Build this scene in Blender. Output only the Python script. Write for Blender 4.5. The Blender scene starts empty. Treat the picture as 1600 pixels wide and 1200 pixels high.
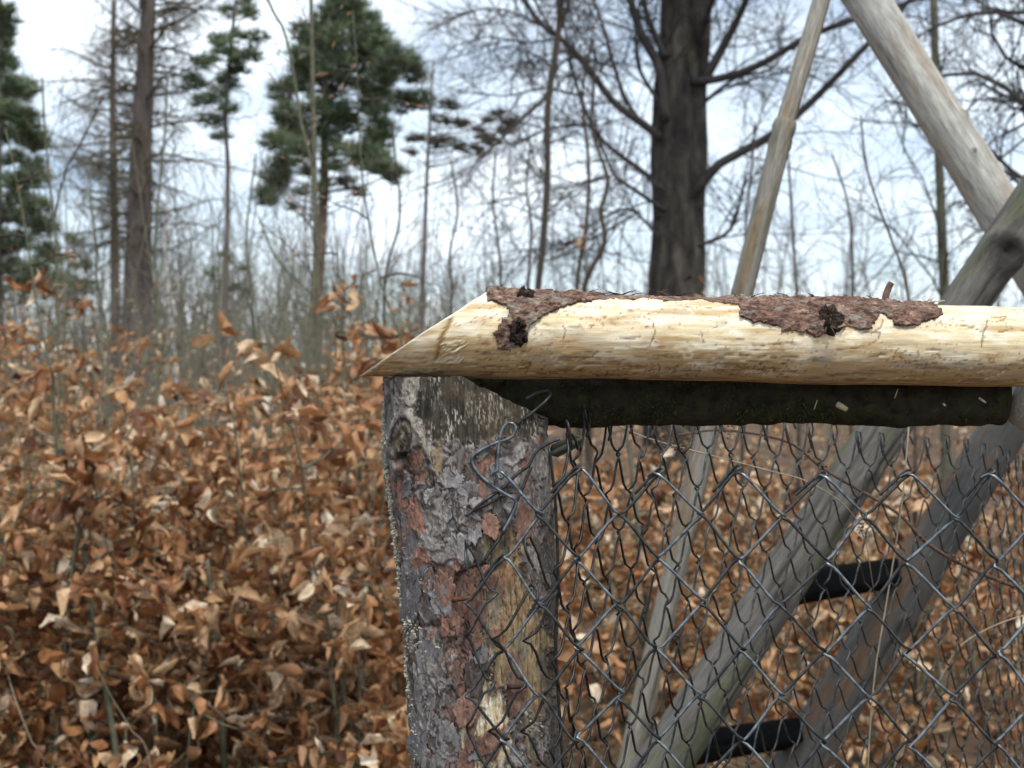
import bpy, math, random
import numpy as np
from mathutils import Vector, Matrix

# ------------------------------------------------------------------ camera, sky, sun, exposure
scene = bpy.context.scene
R = math.radians
CAMZ = 1.35                       # eye height above the forest floor
F = 2200.0                        # focal length in pixels of the 1600 x 1200 photograph

cam_data = bpy.data.cameras.new("camera")
cam = bpy.data.objects.new("camera", cam_data)
scene.collection.objects.link(cam)
cam.location = (0, 0, CAMZ)
cam.rotation_euler = (R(90), 0, 0)
cam_data.sensor_width = 36.0
cam_data.lens = 36.0 * F / 1600.0
cam_data.clip_start = 0.02
cam_data.clip_end = 2000.0
cam_data.dof.use_dof = True
cam_data.dof.focus_distance = 1.075
cam_data.dof.aperture_fstop = 13.5
scene.camera = cam

SUN_EL, SUN_AZ = 62.0, 163.0      # degrees; azimuth clockwise from +Y (the view direction)
world = bpy.data.worlds.new("World")
scene.world = world
world.use_nodes = True
wt = world.node_tree
wt.nodes.clear()
w_out = wt.nodes.new("ShaderNodeOutputWorld")
w_bg = wt.nodes.new("ShaderNodeBackground")
w_sky = wt.nodes.new("ShaderNodeTexSky")
w_sky.sky_type = 'NISHITA'
w_sky.sun_disc = False
w_sky.sun_elevation = R(SUN_EL)
w_sky.sun_rotation = R(SUN_AZ)
w_sky.air_density = 1.0
w_sky.dust_density = 0.3
w_sky.ozone_density = 3.0
w_tc = wt.nodes.new("ShaderNodeTexCoord")
w_map = wt.nodes.new("ShaderNodeMapping")
w_map.inputs["Scale"].default_value = (1.0, 1.0, 2.6)
w_noise = wt.nodes.new("ShaderNodeTexNoise")
w_noise.inputs["Scale"].default_value = 3.6
w_noise.inputs["Detail"].default_value = 4.0
w_noise.inputs["Roughness"].default_value = 0.58
w_ramp = wt.nodes.new("ShaderNodeValToRGB")
w_ramp.color_ramp.elements[0].position = 0.36
w_ramp.color_ramp.elements[0].color = (0.18, 0.18, 0.18, 1)
w_ramp.color_ramp.elements[1].position = 0.66
w_ramp.color_ramp.elements[1].color = (1, 1, 1, 1)
w_mix = wt.nodes.new("ShaderNodeMix")
w_mix.data_type = 'RGBA'
w_mix.inputs[7].default_value = (10.6, 11.8, 12.9, 1)      # bright cloud, in the sky texture's own units
wl = wt.links.new
wl(w_tc.outputs["Generated"], w_map.inputs["Vector"])
wl(w_map.outputs["Vector"], w_noise.inputs["Vector"])
wl(w_noise.outputs["Fac"], w_ramp.inputs["Fac"])
wl(w_ramp.outputs["Color"], w_mix.inputs[0])
wl(w_sky.outputs["Color"], w_mix.inputs[6])
wl(w_mix.outputs[2], w_bg.inputs["Color"])
w_bg.inputs["Strength"].default_value = 0.105
wl(w_bg.outputs["Background"], w_out.inputs["Surface"])

sun_data = bpy.data.lights.new("sun", 'SUN')
sun_data.energy = 2.5
sun_data.angle = R(11)
sun_data.color = (1.0, 0.955, 0.88)
sun = bpy.data.objects.new("sun", sun_data)
scene.collection.objects.link(sun)
_d = Vector((math.sin(R(SUN_AZ)) * math.cos(R(SUN_EL)), math.cos(R(SUN_AZ)) * math.cos(R(SUN_EL)), math.sin(R(SUN_EL))))
sun.rotation_euler = _d.to_track_quat('Z', 'Y').to_euler()
sun.location = (-3, -3, 8)

scene.view_settings.view_transform = 'Standard'
scene.view_settings.look = 'None'
scene.view_settings.gamma = 1.0
scene.view_settings.use_curve_mapping = False
scene.view_settings.exposure = 0.38
scene.cycles.use_denoising = True
scene.cycles.max_bounces = 5
scene.cycles.diffuse_bounces = 3
scene.cycles.glossy_bounces = 2
scene.cycles.transparent_max_bounces = 6

# ------------------------------------------------------------------ helpers
COL = scene.collection.objects


def W(px, py, Y):
    """pixel of the photograph at distance Y -> point of the place"""
    return np.array([(px - 800.0) / F * Y, Y, CAMZ + (600.0 - py) / F * Y])


def to_px(P):
    return 800.0 + F * P[:, 0] / P[:, 1], 600.0 - F * (P[:, 2] - CAMZ) / P[:, 1]


def make_mesh(name, verts, faces, smooth=True, attrs=None):
    verts = np.asarray(verts, dtype=np.float32)
    faces = np.asarray(faces, dtype=np.int32)
    me = bpy.data.meshes.new(name)
    k = faces.shape[1]
    me.vertices.add(len(verts))
    me.vertices.foreach_set("co", verts.ravel())
    me.loops.add(faces.size)
    me.loops.foreach_set("vertex_index", faces.ravel())
    me.polygons.add(len(faces))
    me.polygons.foreach_set("loop_start", np.arange(0, faces.size, k, dtype=np.int32))
    me.polygons.foreach_set("use_smooth", np.full(len(faces), smooth, dtype=bool))
    me.update(calc_edges=True)
    if attrs:
        for an, arr in attrs.items():
            arr = np.asarray(arr, dtype=np.float32)
            if arr.ndim == 1:
                a = me.attributes.new(an, 'FLOAT', 'POINT')
                a.data.foreach_set("value", arr)
            else:
                a = me.color_attributes.new(an, 'FLOAT_COLOR', 'POINT')
                if arr.shape[1] == 3:
                    arr = np.concatenate([arr, np.ones((len(arr), 1), np.float32)], 1)
                a.data.foreach_set("color", arr.ravel())
    return me


def add(name, me, mat=None, parent=None, label=None, cat=None, group=None, kind=None):
    o = bpy.data.objects.new(name, me)
    COL.link(o)
    if mat is not None and me is not None and len(me.materials) == 0:
        me.materials.append(mat)
    if parent is not None:
        o.parent = parent
    if label:
        o["label"] = label
    if cat:
        o["category"] = cat
    if group:
        o["group"] = group
    if kind:
        o["kind"] = kind
    return o


def thing(name, label, cat, group=None, loc=(0, 0, 0)):
    o = bpy.data.objects.new(name, None)
    COL.link(o)
    o.empty_display_size = 0.05
    o["label"] = label
    o["category"] = cat
    if group:
        o["group"] = group
    o.location = loc
    return o


# -- value noise
def _hash(ix, iy, iz, seed):
    h = (ix.astype(np.uint32) * np.uint32(374761393) + iy.astype(np.uint32) * np.uint32(668265263)
         + iz.astype(np.uint32) * np.uint32(2246822519) + np.uint32(seed * 3266489917 & 0xffffffff))
    h = (h ^ (h >> np.uint32(13))) * np.uint32(1274126177)
    h = h ^ (h >> np.uint32(16))
    return h.astype(np.float64) / 4294967295.0


def vnoise(x, y, z=None, seed=0):
    x = np.asarray(x, float)
    y = np.asarray(y, float)
    z = np.zeros_like(x) if z is None else np.asarray(z, float)
    xi, yi, zi = np.floor(x).astype(np.int64), np.floor(y).astype(np.int64), np.floor(z).astype(np.int64)
    fx, fy, fz = x - xi, y - yi, z - zi
    fx, fy, fz = fx * fx * (3 - 2 * fx), fy * fy * (3 - 2 * fy), fz * fz * (3 - 2 * fz)
    r = 0
    for a in (0, 1):
        for b in (0, 1):
            for c in (0, 1):
                w = (fx if a else 1 - fx) * (fy if b else 1 - fy) * (fz if c else 1 - fz)
                r = r + w * _hash(xi + a, yi + b, zi + c, seed)
    return r


def fbm(x, y, z=None, seed=0, octs=4, gain=0.5):
    r, amp, tot, f = 0, 1.0, 0.0, 1.0
    for o in range(octs):
        r = r + amp * vnoise(np.asarray(x) * f, np.asarray(y) * f, None if z is None else np.asarray(z) * f, seed + o * 17)
        tot += amp
        amp *= gain
        f *= 2.03
    return r / tot


def sstep(a, b, x):
    t = np.clip((x - a) / (b - a), 0, 1)
    return t * t * (3 - 2 * t)


def in_poly(px, py, poly):
    inside = np.zeros(px.shape, bool)
    n = len(poly)
    for i in range(n):
        x0, y0 = poly[i]
        x1, y1 = poly[(i + 1) % n]
        if y0 == y1:
            continue
        c = ((y0 > py) != (y1 > py)) & (px < (x1 - x0) * (py - y0) / (y1 - y0) + x0)
        inside ^= c
    return inside


def lerp3(c0, c1, f):
    return c0 * (1 - f[:, None]) + np.asarray(c1)[None, :] * f[:, None]


# -- tubes
def tubes(paths, radii, sides=4, cap=False):
    """batch of polylines with the same number of points: (M,n,3), (M,n) -> verts, quads"""
    P = np.asarray(paths, float)
    r = np.asarray(radii, float)
    M, n, _ = P.shape
    T = np.empty_like(P)
    T[:, 1:-1] = P[:, 2:] - P[:, :-2]
    T[:, 0] = P[:, 1] - P[:, 0]
    T[:, -1] = P[:, -1] - P[:, -2]
    T /= np.linalg.norm(T, axis=2, keepdims=True) + 1e-12
    mean = P[:, -1] - P[:, 0]
    mean /= np.linalg.norm(mean, axis=1, keepdims=True) + 1e-12
    ref = np.where(np.abs(mean[:, 2:3]) > 0.75, np.array([[1.0, 0.13, 0.0]]), np.array([[0.0, 0.11, 1.0]]))
    ref = np.repeat(ref[:, None, :], n, 1)
    A = np.cross(T, ref)
    A /= np.linalg.norm(A, axis=2, keepdims=True) + 1e-12
    B = np.cross(T, A)
    th = np.arange(sides) * 2 * np.pi / sides
    V = (P[:, :, None, :] + r[:, :, None, None] * (np.cos(th)[None, None, :, None] * A[:, :, None, :]
                                                   + np.sin(th)[None, None, :, None] * B[:, :, None, :]))
    idx = np.arange(M * n * sides).reshape(M, n, sides)
    a = idx[:, :-1, :]
    b = np.roll(idx, -1, 2)[:, :-1, :]
    c = np.roll(idx, -1, 2)[:, 1:, :]
    d = idx[:, 1:, :]
    Q = np.stack([a, b, c, d], -1).reshape(-1, 4)
    V = V.reshape(-1, 3)
    if cap and sides == 4:
        Q = np.concatenate([Q, idx[:, 0, ::-1], idx[:, -1, :]], 0)
    elif cap and sides % 2 == 0:
        ex = []
        for ring, flip in ((0, True), (n - 1, False)):
            for k in range(1, sides // 2):
                q = np.stack([idx[:, ring, k - 1], idx[:, ring, k], idx[:, ring, sides - 1 - k], idx[:, ring, (sides - k) % sides]], -1)
                ex.append(q[:, ::-1] if flip else q)
        Q = np.concatenate([Q] + ex, 0)
    return V, Q


def cat_geo(parts):
    vs, qs, off = [], [], 0
    for v, q in parts:
        vs.append(v)
        qs.append(q + off)
        off += len(v)
    return np.concatenate(vs), np.concatenate(qs)


def resample(pts, n):
    pts = np.asarray(pts, float)
    d = np.concatenate([[0], np.cumsum(np.linalg.norm(np.diff(pts, axis=0), axis=1))])
    t = np.linspace(0, d[-1], n)
    return np.stack([np.interp(t, d, pts[:, i]) for i in range(3)], 1)


def smooth_path(pts, n):
    """Catmull-Rom through the points"""
    p = np.asarray(pts, float)
    if len(p) < 3:
        return resample(p, n)
    q = np.concatenate([[2 * p[0] - p[1]], p, [2 * p[-1] - p[-2]]])
    t = np.linspace(0, 1, 12, endpoint=False)[None, :, None]
    p0, p1, p2, p3 = (q[i:len(p) - 1 + i][:, None, :] for i in range(4))
    out = 0.5 * ((2 * p1) + (-p0 + p2) * t + (2 * p0 - 5 * p1 + 4 * p2 - p3) * t * t + (-p0 + 3 * p1 - 3 * p2 + p3) * t ** 3)
    return resample(np.concatenate([out.reshape(-1, 3), p[-1:]]), n)


# ------------------------------------------------------------------ materials
def new_mat(name):
    m = bpy.data.materials.new(name)
    m.use_nodes = True
    nt = m.node_tree
    return m, nt, nt.nodes["Principled BSDF"]


def N(nt, kind, **kw):
    n = nt.nodes.new(kind)
    for k, v in kw.items():
        n.inputs[k].default_value = v
    return n


def ramp(nt, stops):
    r = nt.nodes.new("ShaderNodeValToRGB")
    e = r.color_ramp.elements
    while len(e) < len(stops):
        e.new(0.5)
    for el, (p, c) in zip(e, stops):
        el.position = p
        el.color = (*c, 1)
    return r


def bump(nt, bsdf, height, strength, dist):
    b = N(nt, "ShaderNodeBump", Strength=strength, Distance=dist)
    nt.links.new(height, b.inputs["Height"])
    nt.links.new(b.outputs["Normal"], bsdf.inputs["Normal"])


def mat_vcol(name, rough, fine_scale, fine_amt, bump_d, stretch=(1, 1, 1), attr="col", spec=0.3):
    """colour from the piece's own colour attribute, broken up by fine procedural grain and relief"""
    m, nt, b = new_mat(name)
    a = nt.nodes.new("ShaderNodeAttribute")
    a.attribute_name = attr
    tc = nt.nodes.new("ShaderNodeTexCoord")
    mp = nt.nodes.new("ShaderNodeMapping")
    mp.inputs["Scale"].default_value = stretch
    n = N(nt, "ShaderNodeTexNoise", Scale=fine_scale, Detail=5.0, Roughness=0.65)
    r = ramp(nt, [(0.25, (1 - fine_amt,) * 3), (0.75, (1 + fine_amt,) * 3)])
    mx = nt.nodes.new("ShaderNodeMix")
    mx.data_type = 'RGBA'
    mx.blend_type = 'MULTIPLY'
    mx.inputs[0].default_value = 1.0
    l = nt.links.new
    l(tc.outputs["Object"], mp.inputs["Vector"])
    l(mp.outputs["Vector"], n.inputs["Vector"])
    l(n.outputs["Fac"], r.inputs["Fac"])
    l(a.outputs["Color"], mx.inputs[6])
    l(r.outputs["Color"], mx.inputs[7])
    l(mx.outputs[2], b.inputs["Base Color"])
    b.inputs["Roughness"].default_value = rough
    b.inputs["Specular IOR Level"].default_value = spec
    bump(nt, b, n.outputs["Fac"], 0.6, bump_d)
    return m


def mat_noise(name, stops, scale, rough=0.85, stretch=(1, 1, 1), bump_d=0.002, bump_s=0.5, detail=5.0, spec=0.25):
    m, nt, b = new_mat(name)
    tc = nt.nodes.new("ShaderNodeTexCoord")
    mp = nt.nodes.new("ShaderNodeMapping")
    mp.inputs["Scale"].default_value = stretch
    n = N(nt, "ShaderNodeTexNoise", Scale=scale, Detail=detail, Roughness=0.62)
    r = ramp(nt, stops)
    l = nt.links.new
    l(tc.outputs["Object"], mp.inputs["Vector"])
    l(mp.outputs["Vector"], n.inputs["Vector"])
    l(n.outputs["Fac"], r.inputs["Fac"])
    l(r.outputs["Color"], b.inputs["Base Color"])
    b.inputs["Roughness"].default_value = rough
    b.inputs["Specular IOR Level"].default_value = spec
    if bump_d:
        bump(nt, b, n.outputs["Fac"], bump_s, bump_d)
    return m


def mat_leaf(name, stops, trans=0.3, rough=0.5):
    m, nt, b = new_mat(name)
    l = nt.links.new
    a = nt.nodes.new("ShaderNodeAttribute")
    a.attribute_name = "tint"
    oi = nt.nodes.new("ShaderNodeObjectInfo")
    ad = nt.nodes.new("ShaderNodeMath")
    ad.operation = 'ADD'
    fr = nt.nodes.new("ShaderNodeMath")
    fr.operation = 'FRACT'
    l(a.outputs["Fac"], ad.inputs[0])
    l(oi.outputs["Random"], ad.inputs[1])
    l(ad.outputs[0], fr.inputs[0])
    r = ramp(nt, stops)
    l(fr.outputs[0], r.inputs["Fac"])
    tc = nt.nodes.new("ShaderNodeTexCoord")
    geo = nt.nodes.new("ShaderNodeNewGeometry")
    n = N(nt, "ShaderNodeTexNoise", Scale=60.0, Detail=3.0, Roughness=0.6)
    l(geo.outputs["Position"], n.inputs["Vector"])
    r2 = ramp(nt, [(0.3, (0.6,) * 3), (0.7, (1.3,) * 3)])
    l(n.outputs["Fac"], r2.inputs["Fac"])
    mx = nt.nodes.new("ShaderNodeMix")
    mx.data_type = 'RGBA'
    mx.blend_type = 'MULTIPLY'
    mx.inputs[0].default_value = 1.0
    l(r.outputs["Color"], mx.inputs[6])
    l(r2.outputs["Color"], mx.inputs[7])
    l(mx.outputs[2], b.inputs["Base Color"])
    b.inputs["Roughness"].default_value = rough
    b.inputs["Specular IOR Level"].default_value = 0.4
    tr = nt.nodes.new("ShaderNodeBsdfTranslucent")
    l(mx.outputs[2], tr.inputs["Color"])
    ms = nt.nodes.new("ShaderNodeMixShader")
    ms.inputs[0].default_value = trans
    out = nt.nodes["Material Output"]
    l(b.outputs[0], ms.inputs[1])
    l(tr.outputs[0], ms.inputs[2])
    l(ms.outputs[0], out.inputs["Surface"])
    # side veins as relief along the leaf
    at = nt.nodes.new("ShaderNodeAttribute")
    at.attribute_name = "vein"
    bp = N(nt, "ShaderNodeBump", Strength=0.5, Distance=0.002)
    l(at.outputs["Fac"], bp.inputs["Height"])
    l(bp.outputs["Normal"], b.inputs["Normal"])
    return m


M = {}
M["post"] = mat_vcol("pine bark post", 0.88, 480.0, 0.5, 0.0018, (1, 1, 0.45))
M["rail"] = mat_vcol("peeled wood", 0.6, 420.0, 0.20, 0.0008, (0.07, 1, 1), spec=0.3)
_nt = M["rail"].node_tree
_b = _nt.nodes["Principled BSDF"]
_src = _b.inputs["Base Color"].links[0].from_socket
_tc = _nt.nodes.new("ShaderNodeTexCoord")
for _sc, _st, _lo, _hi, _c in ((520.0, (0.35, 1, 1), 0.66, 0.74, (0.30, 0.19, 0.11)), (900.0, (0.5, 1, 1), 0.69, 0.75, (0.35, 0.24, 0.16)), (90.0, (0.25, 1, 1), 0.62, 0.85, (0.62, 0.50, 0.36))):
    _mp = _nt.nodes.new("ShaderNodeMapping")
    _mp.inputs["Scale"].default_value = _st
    _n = N(_nt, "ShaderNodeTexNoise", Scale=_sc, Detail=3.0, Roughness=0.6)
    _r = ramp(_nt, [(_lo, (1, 1, 1)), (_hi, _c)])
    _m = _nt.nodes.new("ShaderNodeMix")
    _m.data_type = 'RGBA'
    _m.blend_type = 'MULTIPLY'
    _m.inputs[0].default_value = 1.0
    _nt.links.new(_tc.outputs["Object"], _mp.inputs["Vector"])
    _nt.links.new(_mp.outputs["Vector"], _n.inputs["Vector"])
    _nt.links.new(_n.outputs["Fac"], _r.inputs["Fac"])
    _nt.links.new(_src, _m.inputs[6])
    _nt.links.new(_r.outputs["Color"], _m.inputs[7])
    _src = _m.outputs[2]
_nt.links.new(_src, _b.inputs["Base Color"])
M["bark"] = mat_vcol("reddish bark", 0.92, 420.0, 0.65, 0.003, (0.4, 1, 1))
M["knot"] = mat_noise("dark knot", [(0.3, (0.008, 0.006, 0.005)), (0.7, (0.06, 0.04, 0.03))], 300, 0.9, bump_d=0.003, bump_s=1)
M["wood_grey"] = mat_vcol("grey weathered pole", 0.8, 360.0, 0.5, 0.0018, (1, 1, 0.10))
M["rung"] = mat_vcol("rung wood with painted shade", 0.95, 200.0, 0.5, 0.001, (1, 1, 0.2), spec=0.06)  # low-sheen wood for rungs whose shade is painted into the colour
M["mossy"] = mat_noise("mossy dark bark", [(0.3, (0.010, 0.008, 0.006)), (0.5, (0.036, 0.030, 0.019)), (0.62, (0.034, 0.040, 0.015)), (0.8, (0.07, 0.08, 0.032))], 90, 0.95, bump_d=0.004, bump_s=0.9)
M["moss"] = mat_noise("moss", [(0.3, (0.022, 0.032, 0.008)), (0.7, (0.075, 0.09, 0.028))], 60, 0.95, bump_d=0)
M["lichen"] = mat_noise("lichen", [(0.3, (0.22, 0.21, 0.15)), (0.7, (0.50, 0.49, 0.40))], 400, 0.95, bump_d=0.001)
M["rust"] = mat_noise("rusty nail", [(0.3, (0.05, 0.018, 0.008)), (0.7, (0.25, 0.09, 0.03))], 500, 0.8, bump_d=0.0003)
M["iron"] = mat_noise("dark nail", [(0.3, (0.012, 0.009, 0.008)), (0.7, (0.05, 0.03, 0.022))], 500, 0.7, bump_d=0.0003)
M["straw"] = mat_noise("dry stalk", [(0.3, (0.42, 0.33, 0.2)), (0.7, (0.66, 0.57, 0.42))], 80, 0.7, bump_d=0)
M["dull_straw"] = mat_noise("dull stalk", [(0.3, (0.22, 0.18, 0.12)), (0.7, (0.42, 0.36, 0.26))], 80, 0.8, bump_d=0)
M["bramble"] = mat_noise("bramble stem", [(0.3, (0.05, 0.03, 0.022)), (0.7, (0.14, 0.09, 0.06))], 200, 0.8, bump_d=0.0005)
M["stem_green"] = mat_noise("greenish stem bark", [(0.3, (0.075, 0.08, 0.05)), (0.7, (0.17, 0.165, 0.11))], 60, 0.8, bump_d=0.0008)
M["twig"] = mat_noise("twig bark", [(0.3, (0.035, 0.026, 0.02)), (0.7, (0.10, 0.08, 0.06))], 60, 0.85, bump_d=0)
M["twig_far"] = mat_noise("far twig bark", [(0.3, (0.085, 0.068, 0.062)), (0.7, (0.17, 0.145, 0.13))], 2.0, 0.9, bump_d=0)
M["beech"] = mat_noise("dark beech trunk", [(0.28, (0.008, 0.007, 0.007)), (0.45, (0.035, 0.030, 0.026)), (0.58, (0.07, 0.062, 0.05)), (0.75, (0.15, 0.145, 0.10))], 9.0, 0.85, (1, 1, 0.28), 0.03, 1.0)
M["beech_twig"] = mat_noise("beech branches", [(0.3, (0.03, 0.026, 0.024)), (0.7, (0.075, 0.065, 0.06))], 8.0, 0.85, bump_d=0)
M["larch"] = mat_noise("larch bark", [(0.3, (0.075, 0.058, 0.052)), (0.7, (0.19, 0.155, 0.14))], 7.0, 0.9, (1, 1, 0.35), 0.02, 0.8)
M["larch_twig"] = mat_noise("larch twigs", [(0.3, (0.075, 0.06, 0.045)), (0.7, (0.16, 0.135, 0.085))], 3.0, 0.9, bump_d=0)
M["pine_bark"] = mat_noise("pine trunk", [(0.3, (0.085, 0.068, 0.05)), (0.7, (0.19, 0.145, 0.10))], 6.0, 0.9, (1, 1, 0.4), 0.015, 0.7)
M["needle"] = mat_noise("pine needles", [(0.3, (0.08, 0.12, 0.072)), (0.7, (0.20, 0.235, 0.125))], 3.0, 0.7, bump_d=0)
M["needle_brown"] = mat_noise("sparse brownish needles", [(0.3, (0.05, 0.05, 0.03)), (0.7, (0.12, 0.10, 0.06))], 3.0, 0.8, bump_d=0)
M["birch"] = mat_noise("birch bark", [(0.36, (0.05, 0.045, 0.04)), (0.5, (0.42, 0.4, 0.37)), (0.8, (0.55, 0.53, 0.5))], 9.0, 0.8, (0.6, 0.6, 2.5), 0.003, 0.5)
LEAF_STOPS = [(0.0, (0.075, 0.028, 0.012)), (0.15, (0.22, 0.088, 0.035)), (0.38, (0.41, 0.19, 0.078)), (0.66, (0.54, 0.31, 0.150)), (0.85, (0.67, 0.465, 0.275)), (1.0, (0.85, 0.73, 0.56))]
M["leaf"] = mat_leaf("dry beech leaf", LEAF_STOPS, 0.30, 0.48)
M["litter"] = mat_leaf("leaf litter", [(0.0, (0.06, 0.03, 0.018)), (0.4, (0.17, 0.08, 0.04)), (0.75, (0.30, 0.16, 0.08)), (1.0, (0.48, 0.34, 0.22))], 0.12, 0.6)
M["bud"] = mat_noise("bud", [(0.3, (0.22, 0.11, 0.06)), (0.7, (0.45, 0.27, 0.17))], 60, 0.6, bump_d=0)
M["ground"] = mat_noise("forest floor", [(0.3, (0.035, 0.022, 0.013)), (0.5, (0.09, 0.055, 0.03)), (0.68, (0.15, 0.09, 0.05)), (0.85, (0.07, 0.075, 0.03))], 2.2, 0.95, bump_d=0.03, bump_s=0.8, detail=10)
M["grass"] = mat_noise("dry grass", [(0.3, (0.10, 0.10, 0.045)), (0.55, (0.26, 0.22, 0.12)), (0.8, (0.42, 0.36, 0.22))], 5.0, 0.8, bump_d=0)


def mat_wire(name, c0, c1, metal, rough):
    m, nt, b = new_mat(name)
    tc = nt.nodes.new("ShaderNodeTexCoord")
    n = N(nt, "ShaderNodeTexNoise", Scale=160.0, Detail=4.0, Roughness=0.6)
    r = ramp(nt, [(0.35, c0), (0.65, c1)])
    nt.links.new(tc.outputs["Object"], n.inputs["Vector"])
    nt.links.new(n.outputs["Fac"], r.inputs["Fac"])
    nt.links.new(r.outputs["Color"], b.inputs["Base Color"])
    b.inputs["Metallic"].default_value = metal
    b.inputs["Roughness"].default_value = rough
    return m


M["wire_bright"] = mat_wire("galvanised wire", (0.07, 0.083, 0.088), (0.27, 0.31, 0.335), 0.65, 0.36)
M["wire_dark"] = mat_wire("darker wire", (0.02, 0.021, 0.021), (0.075, 0.08, 0.08), 0.5, 0.45)  # darker tone, alternates with the bright wire in the near panel
M["wire_old"] = mat_wire("old dark wire", (0.012, 0.011, 0.010), (0.055, 0.052, 0.047), 0.5, 0.45)

# ------------------------------------------------------------------ ground
def ground_z(x, y):
    x = np.asarray(x, float)
    y = np.asarray(y, float)
    far = np.clip((y - 6) / 40, 0, 1)
    rise = 2.3 * sstep(9, 62, y)
    return rise + 0.10 * (fbm(x * 0.45 + 7, y * 0.45, None, 3, 3) - 0.5) + 0.035 * (fbm(x * 2.1, y * 2.1, None, 5, 2) - 0.5) \
        + far * 2.0 * (fbm(x * 0.11, y * 0.07, None, 8, 3) - 0.5)


gx = np.concatenate([-np.geomspace(600, 8, 22), np.linspace(-7.4, 7.4, 100), np.geomspace(8, 600, 22)])
gy = np.concatenate([-np.geomspace(300, 3, 12), np.linspace(-2.6, 16, 120), np.geomspace(16.6, 900, 40)])
GX, GY = np.meshgrid(gx, gy)
GZ = ground_z(GX.ravel(), GY.ravel()).reshape(GX.shape)
gi = np.arange(GX.size).reshape(GX.shape)
gq = np.stack([gi[:-1, :-1], gi[:-1, 1:], gi[1:, 1:], gi[1:, :-1]], -1).reshape(-1, 4)
add("ground", make_mesh("ground", np.stack([GX.ravel(), GY.ravel(), GZ.ravel()], 1), gq), M["ground"], kind="structure",
    label="brown forest floor strewn with fallen leaves")

# ------------------------------------------------------------------ the post
POST_Y = 1.115


def post_axis(d):
    """centre x and radius of the post at depth d below its top"""
    py = 600 + (d - 0.0065) * F / 1.1
    cxp = np.interp(py, [560, 600, 700, 820, 900, 1000, 1100, 1200, 1500, 3300], [725, 726, 727, 738, 744, 750, 756, 761, 772, 840])
    hw = np.interp(py, [560, 600, 700, 820, 900, 1000, 1100, 1200, 1500, 3300], [124, 125, 127, 124, 121, 117, 115, 115, 116, 122])
    return (cxp - 800) / F * POST_Y, hw / F * POST_Y * 0.995


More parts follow.
